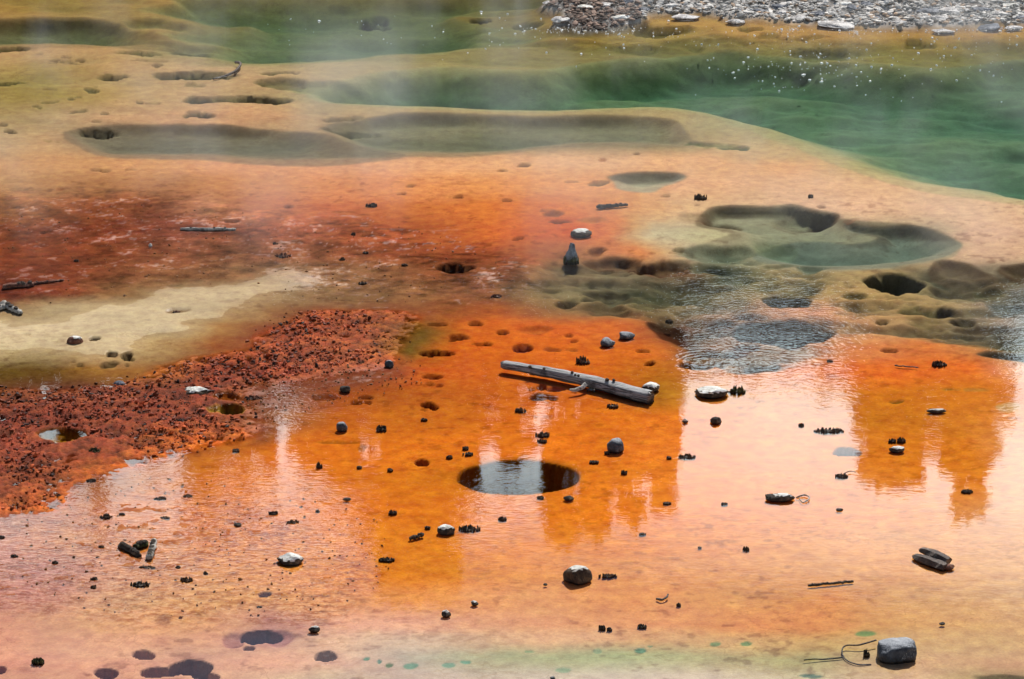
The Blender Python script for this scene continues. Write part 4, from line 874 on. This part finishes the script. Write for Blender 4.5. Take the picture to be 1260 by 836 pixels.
path_twig('bent_twig', [(290,77,.004),(296,81,.02),(290,88,.006),(278,93,.0),(262,97,-.004)], .018, 'forked dark twig half sunk in the pale shallows at upper left', 'bark')

# ------------------------------------------------------------------ lumps, gravel and glint beads (uncountable)
ICO = bmesh.new(); bmesh.ops.create_icosphere(ICO, subdivisions=1, radius=1.0)
IV = np.array([v.co[:] for v in ICO.verts]); IF = np.array([[v.index for v in f.verts] for f in ICO.faces]); ICO.free()
IC0 = bmesh.new(); bmesh.ops.create_icosphere(IC0, subdivisions=0 or 1, radius=1.0); IC0.free()
def scatter_stones(name, pos, size, flatness, pig, mat, seed, kind='stuff', jitter=.3):
    rs = np.random.RandomState(seed); n = len(pos); nv = len(IV)
    a = rs.rand(n)*6.283; ca, sa = np.cos(a), np.sin(a)
    P = IV[None]*(1+(rs.rand(n, nv, 1)-.5)*2*jitter)
    P = P*np.stack([size*rs.uniform(.7, 1.5, n), size*rs.uniform(.6, 1.1, n), size*flatness], -1)[:, None, :]
    tx = rs.uniform(-.4, .4, n)[:, None]; zz = P[..., 2]+P[..., 0]*tx
    X = P[..., 0]*ca[:, None]-P[..., 1]*sa[:, None]; Y = P[..., 0]*sa[:, None]+P[..., 1]*ca[:, None]
    V = np.stack([X+pos[:, 0:1], Y+pos[:, 1:2], zz+pos[:, 2:3]], -1).reshape(-1, 3)
    F = (IF[None]+np.arange(n)[:, None, None]*nv).reshape(-1, 3)
    return new_mesh(name, V, F, mat, False, np.repeat(pig, nv, 0), kind)
def pig_mat(name, rough, spec=.5, bump=.004, sc=70):
    m = mat_new(name); g = G(m); o = g.n('ShaderNodeOutputMaterial'); p = g.n('ShaderNodeBsdfPrincipled'); g.l(p.outputs[0], o.inputs[0])
    a = g.n('ShaderNodeAttribute', attribute_name='pigment'); geo = g.n('ShaderNodeNewGeometry'); n1 = g.noise(geo.outputs['Position'], sc, 4, .65)
    g.l(g.mix(1.0, a.outputs['Color'], g.mapr(n1, .3, .7, .7, 1.2), 'MULTIPLY'), p.inputs['Base Color']); p.inputs['Roughness'].default_value = rough; p.inputs['Specular IOR Level'].default_value = spec
    b = g.n('ShaderNodeBump'); b.inputs['Distance'].default_value = bump; g.l(n1, b.inputs['Height']); g.l(b.outputs[0], p.inputs['Normal']); return m
rs = np.random.RandomState(5)
def sample_px(poly, n, margin=0):
    P = np.array(poly, float); out_ = []
    lo, hi = P.min(0), P.max(0); tot = 0; res = []
    while tot < n:
        x = rs.uniform(max(lo[0], -60), min(hi[0], 1330), n*2); y = rs.uniform(lo[1], hi[1], n*2)
        s = sdf(x, y, poly); k = s > margin; res.append(np.stack([x[k], y[k]], -1)); tot += k.sum()
    return np.concatenate(res)[:n]
def px_world(q):
    xc = (q[:, 0]-630)/630*TX; yc = -(q[:, 1]-418)/630*TX; t = H/(sP-yc*cP)
    return xc*t, (cP+yc*sP)*t
CRUST_POLY = [(-60,480),(0,480),(60,482),(110,477),(150,469),(185,456),(240,444),(300,431),(325,408),(370,386),(430,380),(495,383),(510,394),(490,418),(470,440),(430,452),(380,462),(310,474),(300,500),(320,512),(290,535),(240,548),(205,560),(130,582),(90,598),(75,612),(40,625),(-60,630)]
q = np.concatenate([sample_px(CRUST_POLY, 13000, 3), sample_px(CRUST_POLY, 4500, -16)]); x, y = px_world(q); keep = fbm(x*1.6, y*1.6, 201, 3) > -.16+.3*rs.rand(len(x)); x, y = x[keep], y[keep]
for (cx, cy, rx, ry) in [(72,537,38,11),(278,507,28,8)]:
    pxx, pyy = to_px(x, y); k = ((pxx-cx)/rx)**2+((pyy-cy)/ry)**2 > 1; x, y = x[k], y[k]
zz, cc_, _, _, _ = ground_fields(x, y); sz = .0025+.017*rs.rand(len(x))**5
pg = cc_*rs.uniform(.3, 1.45, (len(x), 1))*np.array([1.0, .86, .7]); dk = rs.rand(len(x)) < .07; pg[dk] = np.array([.04, .02, .016])*rs.uniform(.5, 1.6, (dk.sum(), 1))
co_ = scatter_stones('rust_crust_lumps', np.stack([x, y, zz+sz*.4], -1), sz, rs.uniform(.4, .9, len(x)), pg*.9, pig_mat('lumpy_rust_crust', .6, .15), 6, jitter=.42)
# crumbs over the wet flats around the crust
q = sample_px([(60,600),(250,580),(360,610),(480,650),(430,740),(150,760),(20,700)], 420); x, y = px_world(q)
q2 = sample_px([(60,250),(300,262),(560,290),(620,370),(420,372),(280,350),(60,372),(0,300)], 350); x2, y2 = px_world(q2)
q3 = sample_px([(320,455),(500,440),(520,470),(400,500),(300,530)], 300); x3, y3 = px_world(q3)
x = np.concatenate([x, x2, x3]); y = np.concatenate([y, y2, y3]); zz, cc_, _, _, _ = ground_fields(x, y); sz = .004+.008*rs.rand(len(x))**2
scatter_stones('mat_crumbs', np.stack([x, y, np.maximum(zz, -.008)+sz*.4], -1), sz, rs.uniform(.5, .9, len(x)), np.array([.20, .085, .03])*rs.uniform(.4, 1.6, (len(x), 1)), co_.data.materials[0], 8)
# gravel of the bank
BANK = [(668,5),(760,-3),(900,-12),(1330,-25),(1330,28),(1262,29),(1220,33),(1160,35),(1080,35),(1030,31),(990,30),(950,27),(930,25),(895,25),(880,20),(850,18),(800,19),(795,25),(765,30),(735,35),(700,32),(680,29),(696,22),(676,13)]
q = sample_px(BANK, 17000); x, y = px_world(q); zz, cc_, _, _, _ = ground_fields(x, y); sz = .008+.040*rs.rand(len(x))**5
pxx, pyy = to_px(x, y); br_ = (pxx < 790) & (fbm(x*1.5, y*1.5, 7, 2)+.012*(pyy-14) > 0)
v = rs.uniform(.25, .85, (len(x), 1)); v[rs.rand(len(x)) < .22] *= .2
pg = v*np.array([1, .94, .87]); tn = rs.rand(len(x)) < .15; pg[tn] = v[tn]*np.array([.75, .5, .32]); pg[br_] = v[br_]*np.array([.42, .27, .20])
scatter_stones('bank_gravel', np.stack([x, y, zz+sz*.3], -1), sz, rs.uniform(.25, .6, len(x)), pg, pig_mat('sinter_gravel', .8, .3), 9)
# white beads added in place of sun glints on the far water
def gauss_pts(cx, cy, sx, sy, n): return np.stack([rs.normal(cx, sx, n), rs.normal(cy, sy, n)], -1)
q = np.concatenate([gauss_pts(985, 78, 60, 14, 70), gauss_pts(1030, 90, 80, 14, 60), gauss_pts(700, 37, 45, 3, 60), gauss_pts(1130, 38, 100, 3, 60), gauss_pts(830, 50, 90, 12, 60), gauss_pts(1200, 60, 60, 18, 45), gauss_pts(730, 38, 40, 3, 45), gauss_pts(600, 35, 110, 18, 40), gauss_pts(1100, 70, 90, 22, 50), gauss_pts(400, 30, 60, 15, 12), gauss_pts(975, 37, 6, 1.4, 22), gauss_pts(1056, 41, 7, 2, 26), gauss_pts(1238, 36, 7, 1, 20), gauss_pts(1190, 37, 20, 1, 20)])
q = q[(q[:, 1] > 3) & (q[:, 1] < 128)]; x, y = px_world(q); sz = .005+.014*rs.rand(len(x))**3
scatter_stones('glint_beads', np.stack([x, y, sz*.3], -1), sz, np.full(len(x), .8), np.full((len(x), 3), .9), pig_mat('glint_white', .3, .8), 10, jitter=.05)

# ------------------------------------------------------------------ slabs on the bank (things)
SL = [ # x, y, w, h, material, label
 (1032,27,46,9,'slab','long pinkish white slab at the waterline of the gravel bank'),
 (905,23,24,8,'slab','flat cream slab standing out from the bank edge, left of the long slab'),
 (1161,24,28,9,'slab','wedge-shaped pale slab in the middle of the right gravel'),
 (1160,35,26,5,'slab','white slab dipping into the amber shallows below the wedge slab'),
 (1035,3,22,9,'salt','bright white block at the top edge of the bank'),
 (1049,10,16,10,'slate','blue-grey slab leaning under the bright white block'),
 (1007,14,22,5,'slate','dark blue-grey flake left of the bright white block'),
 (908,13,10,8,'slate','tilted slate-blue stone near the left part of the bank'),
 (936,10,22,8,'slate','dark rounded slab in a small stone pile left of centre on the bank'),
 (958,7,18,7,'slate','grey stone on top of the small pile'),
 (962,13,16,6,'slab','light stone at the foot of the small pile'),
 (1147,10,34,6,'slate','dark overhanging slab at upper right of the bank'),
 (1172,13,36,4,'slab','thin pale slab lying under the dark overhanging slab'),
 (1245,5,20,5,'salt','white slab near the top right corner'),
 (1232,18,24,8,'slab','thick pale slab toward the right edge of the bank'),
 (1215,31,36,5,'slate','long low dark slab at the waterline near the right edge'),
 (1247,31,20,4,'slab','thin light slab next to the long low dark one'),
 (1078,19,12,4,'slate','small dark flake in pale gravel'),
 (792,12,14,6,'slate','single dark blue stone on the brown gravel at left'),
 (845,18,34,4,'slab','thin white ledge over the water on the left bank'),
 (690,25,22,4,'slab','small white ledge at the far left of the brown gravel'),
 (676,6,16,4,'slab','pale ledge at the left tip of the bank'),
 (770,4,18,5,'slate','bluish stone at the top edge left of centre'),
 (1095,2,24,9,'slate','big blue-grey stone at the top edge right of the white block'),
 (1068,6,16,10,'slate','dark stone between white block and big blue-grey stone'),
 (1120,3,22,9,'bark','brown stone at the top edge of the bank'),
 (1198,8,22,8,'bark','reddish brown stone cluster piece at upper right'),
 (1210,14,26,6,'slate','blue-grey flat stone right of the reddish one'),
 (1255,20,16,5,'slate','grey flat stone at the right edge'),
 (1205,24,18,5,'slab','small light wedge left of the long low dark slab'),
 (1108,29,20,4,'slab','low pale slab between the long slab and the wedge slab'),
 (870,9,18,4,'slab','small pale slab on top of the left gravel'),
 (825,8,18,5,'slab','broken white slab on the crest of the left gravel'),
 (1133,18,16,5,'bark','small tawny stone on pale gravel'),
 (985,22,20,4,'slab','low cream slab left of the long slab'),
 (743,8,22,5,'slab','white crusted slab on the brown gravel'),
 (720,12,20,5,'salt','bright patchy white crust slab on the brown gravel'),
 (762,22,26,5,'salt','white crusted slab at the lower edge of the brown gravel'),
]
for i, (x, y, w_, h_, mt, lb) in enumerate(SL):
    s = pxm(y); p = at(x, y+h_*.25, .03); gz = ground_z(p.x, p.y)
    bm = bmesh.new(); stone_bm(bm, (w_*s*1.05, max(w_*s*.6, .16), max(h_*s*.62, .06)), 800+i*3, (0, 0, h_*s*.14), 3, 16, .10, 0, .07)
    o = bm_obj('bank_slab', bm, M[mt]); o.location = (p.x, p.y, max(gz, .0)); rr = random.Random(i)
    o.rotation_euler = (rr.uniform(-.12, .12), rr.uniform(-.12, .12), rr.uniform(-.2, .2))
    tagd(o, lb, 'slab', 'broken slabs on the gravel bank')

# ------------------------------------------------------------------ pines beyond the bank
def leaf_mat():
    m = mat_new('pine_needles'); g = G(m); o = g.n('ShaderNodeOutputMaterial'); p = g.n('ShaderNodeBsdfPrincipled'); g.l(p.outputs[0], o.inputs[0])
    geo = g.n('ShaderNodeNewGeometry'); n = g.noise(geo.outputs['Position'], 1.4, 3)
    g.l(g.mix(g.mapr(n, .35, .65, 0, 1), (.022, .038, .016), (.055, .075, .030)), p.inputs['Base Color']); p.inputs['Roughness'].default_value = .8; return m
LM = leaf_mat(); TM = rock_mat('pine_bark', (.14, .10, .07), (.06, .045, .035), (.2, .16, .12), .2, 4)
def pine_proto(seed, dense):
    """unit pine: height 1, crown radius about 0.1"""
    rnd = random.Random(seed); bm = bmesh.new()
    tube_bm(bm, [(0.004*rnd.uniform(-1, 1), 0.004*rnd.uniform(-1, 1), t) for t in np.linspace(-.02, .98, 9)], list(np.linspace(.011, .0015, 9)), 7, .1, seed)
    for k in range(18):
        z0 = rnd.uniform(.12, .6); a = rnd.uniform(0, 6.28); l = rnd.uniform(.03, .08)
        tube_bm(bm, [(0, 0, z0), (math.cos(a)*l, math.sin(a)*l, z0+rnd.uniform(-.01, .012))], [.0022, .0008], 4, 0, 1)
    tm = bpy.data.meshes.new('trunk'); bm.to_mesh(tm); bm.free(); tm.materials.append(TM)
    V = []; F_ = []
    base = rnd.uniform(.06, .18)
    nl = 19 if dense else 15; br_ = []
    for lv in range(nl):
        t = (lv+.5+rnd.uniform(-.25, .25))/nl; k_ = rnd.uniform(.62, 1.25)
        for q_ in range(9): br_.append((t+rnd.uniform(-.008, .008), k_*rnd.uniform(.7, 1.1)))
    for t, kk_ in br_:
        z0 = base+(1-base)*t; a = rnd.uniform(0, 6.28)
        L0 = (.135*(1-t)**.8+.004)*kk_*(1 if t > .15 else .6+.4*t/.15); dz = -L0*rnd.uniform(.15, .4)+(.02*t)
        for j in range(9):
            u = (j+.6)/9; cx, cy, cz = math.cos(a)*L0*u, math.sin(a)*L0*u, z0+dz*u+rnd.uniform(-.004, .004)
            for q_ in range(2):
                s = .018*rnd.uniform(.7, 1.4)*(1.25-u*.6); aa = rnd.uniform(0, 6.28); e1 = Vector((math.cos(aa), math.sin(aa), rnd.uniform(-.7, .3)))*s*1.5; e2 = Vector((-math.sin(aa), math.cos(aa), rnd.uniform(-.6, .6)))*s*.7
                c0 = Vector((cx+rnd.uniform(-.008, .008), cy+rnd.uniform(-.008, .008), cz)); b_ = len(V)
                V += [tuple(c0-e1-e2*.3), tuple(c0+e2), tuple(c0+e1), tuple(c0-e2)]; F_.append((b_, b_+1, b_+2, b_+3))
    cm = bpy.data.meshes.new('crown'); cm.from_pydata(V, [], F_); cm.update(); cm.materials.append(LM)
    return tm, cm
PR = [pine_proto(s, s % 2) for s in range(5)]
def mirror_place(px, py, D):
    """where a treetop stands, seen in the mirror of the still water at this point"""
    xc = (px-630)/630*TX; yc = -(py-418)/630*TX; dy = cP+yc*sP; dz = sP-yc*cP
    return xc/dy*D, D/dy*dz-H
TREES = [ # mirrored tip x, y, crown width px, distance
 (500,752,88,50,'tallest pine beyond the bank, mirrored left of centre'),(545,735,60,52,'tall pine right beside the tallest one'),(458,655,64,51,''),(425,615,60,54,''),(480,680,50,56,''),
 (556,655,40,53,''),(628,572,40,53,''),(648,560,30,56,''),(385,590,44,55,''),(530,690,40,57,''),(690,678,58,50,'slim pine mirrored below the round vent'),(733,655,52,51,''),(776,640,50,50,''),(815,634,46,52,''),(712,640,60,56,''),(795,600,70,58,''),(826,560,34,53,''),(680,600,40,57,''),(755,610,50,57,''),
 (298,618,60,52,''),(255,640,54,53,''),(332,590,30,56,''),(240,590,50,56,''),(410,585,50,57,''),(368,560,40,57,''),(280,580,60,58,''),(310,560,50,58,''),(122,628,34,52,''),(90,600,40,56,''),(192,556,50,57,''),(30,600,60,54,''),(-30,620,70,52,''),(-90,640,80,50,''),
 (1090,602,66,50,''),(1072,588,50,53,''),(1115,604,56,52,''),(1140,560,40,55,''),(1190,634,62,50,'tallest pine of the right-hand clump'),(1168,585,44,54,''),(1216,560,44,52,''),(1060,510,44,55,''),(1100,540,70,57,''),(1195,560,70,57,''),
 (1012,492,20,53,'slender lone pine in the gap left of the right clump'),(925,470,16,56,''),(1125,560,60,56,''),(1160,545,50,58,''),(1235,520,36,57,''),(1058,545,30,57,''),(1300,520,60,52,''),(1370,600,80,50,''),(578,612,36,56,''),(600,548,60,57,''),(520,620,60,56,''),(570,560,50,58,''),
]
rr = random.Random(9)
def add_pine(X, Y, hgt, wd, label, grp, k):
    tm, cm = PR[k % 5]; gz = ground_z(X, Y) if abs(X) < 200 else 1
    r = empty('pine_tree', (X, Y, gz), rr.uniform(0, 6.28)); hgt -= gz; sc = wd/2/.105
    for nm, me_ in (('trunk', tm), ('crown', cm)):
        o = bpy.data.objects.new(nm, me_); COL.objects.link(o); o.parent = r; o.scale = (sc if nm == 'crown' else hgt*.9, sc if nm == 'crown' else hgt*.9, hgt)
    tagd(r, label, 'tree', grp)
for i, (tx_, ty_, wp, D, lb) in enumerate(TREES):
    X, hz = mirror_place(tx_, ty_, D); dist = math.hypot(D, 8+hz)
    add_pine(X, D, hz, wp*2.35*TX/630*dist, lb or 'dark pine in the front row of the stand beyond the gravel bank', 'tall pines beyond the bank', i)
k = 0
for D, lo, hi_, step in ((59, 425, 470, 40), (65, 398, 450, 36)):
    x = -420
    while x < 1700:
        y_ = rr.uniform(lo, hi_)
        gap = 1212 < x < 1275
        if gap: y_ = rr.uniform(345, 372)
        elif 838 < x < 1050: y_ = rr.uniform(lo-14, lo+8)
        X, hz = mirror_place(x+rr.uniform(-8, 8), y_, D); dist = math.hypot(D, 8+hz)
        if hz > 3: add_pine(X, D+rr.uniform(-1, 1), hz, rr.uniform(5.2, 6.8), 'dark pine in the dense stand behind the front row', 'pines of the dense stand', k)
        k += 1; x += step*rr.uniform(.7, 1.3)

# ------------------------------------------------------------------ steam drifting over the hot pool
def steam():
    bm = bmesh.new(); bmesh.ops.create_cube(bm, size=1)
    for v in bm.verts: v.co = Vector((v.co.x*30, 30.5+(v.co.y-.07)*15, .03+(v.co.z+.5)*1.3))
    m = mat_new('steam_air'); g = G(m); o = g.n('ShaderNodeOutputMaterial'); pv = g.n('ShaderNodeVolumePrincipled'); g.l(pv.outputs[0], o.inputs['Volume'])
    geo = g.n('ShaderNodeNewGeometry'); mp_ = g.n('ShaderNodeMapping'); mp_.inputs['Scale'].default_value = (.75, .33, .28); g.l(geo.outputs['Position'], mp_.inputs[0])
    n = g.noise(mp_.outputs[0], 1.0, 3, .55, .5); sp = g.n('ShaderNodeSeparateXYZ'); g.l(geo.outputs['Position'], sp.inputs[0])
    d = g.math('MULTIPLY', g.mapr(n, .45, .72, 0, .17, True), g.mapr(sp.outputs[2], .1, 1.3, 1, 0, True))
    g.l(g.math('MULTIPLY', d, g.math('MULTIPLY', g.mapr(sp.outputs[1], 22.8, 26, .03, 1, True), g.mapr(sp.outputs[1], 32, 35, 1, .1, True))), pv.inputs['Density']); pv.inputs['Color'].default_value = (.95, .97, 1, 1); pv.inputs['Anisotropy'].default_value = .2
    ob = bm_obj('steam', bm, m); ob['kind'] = 'stuff'
steam()
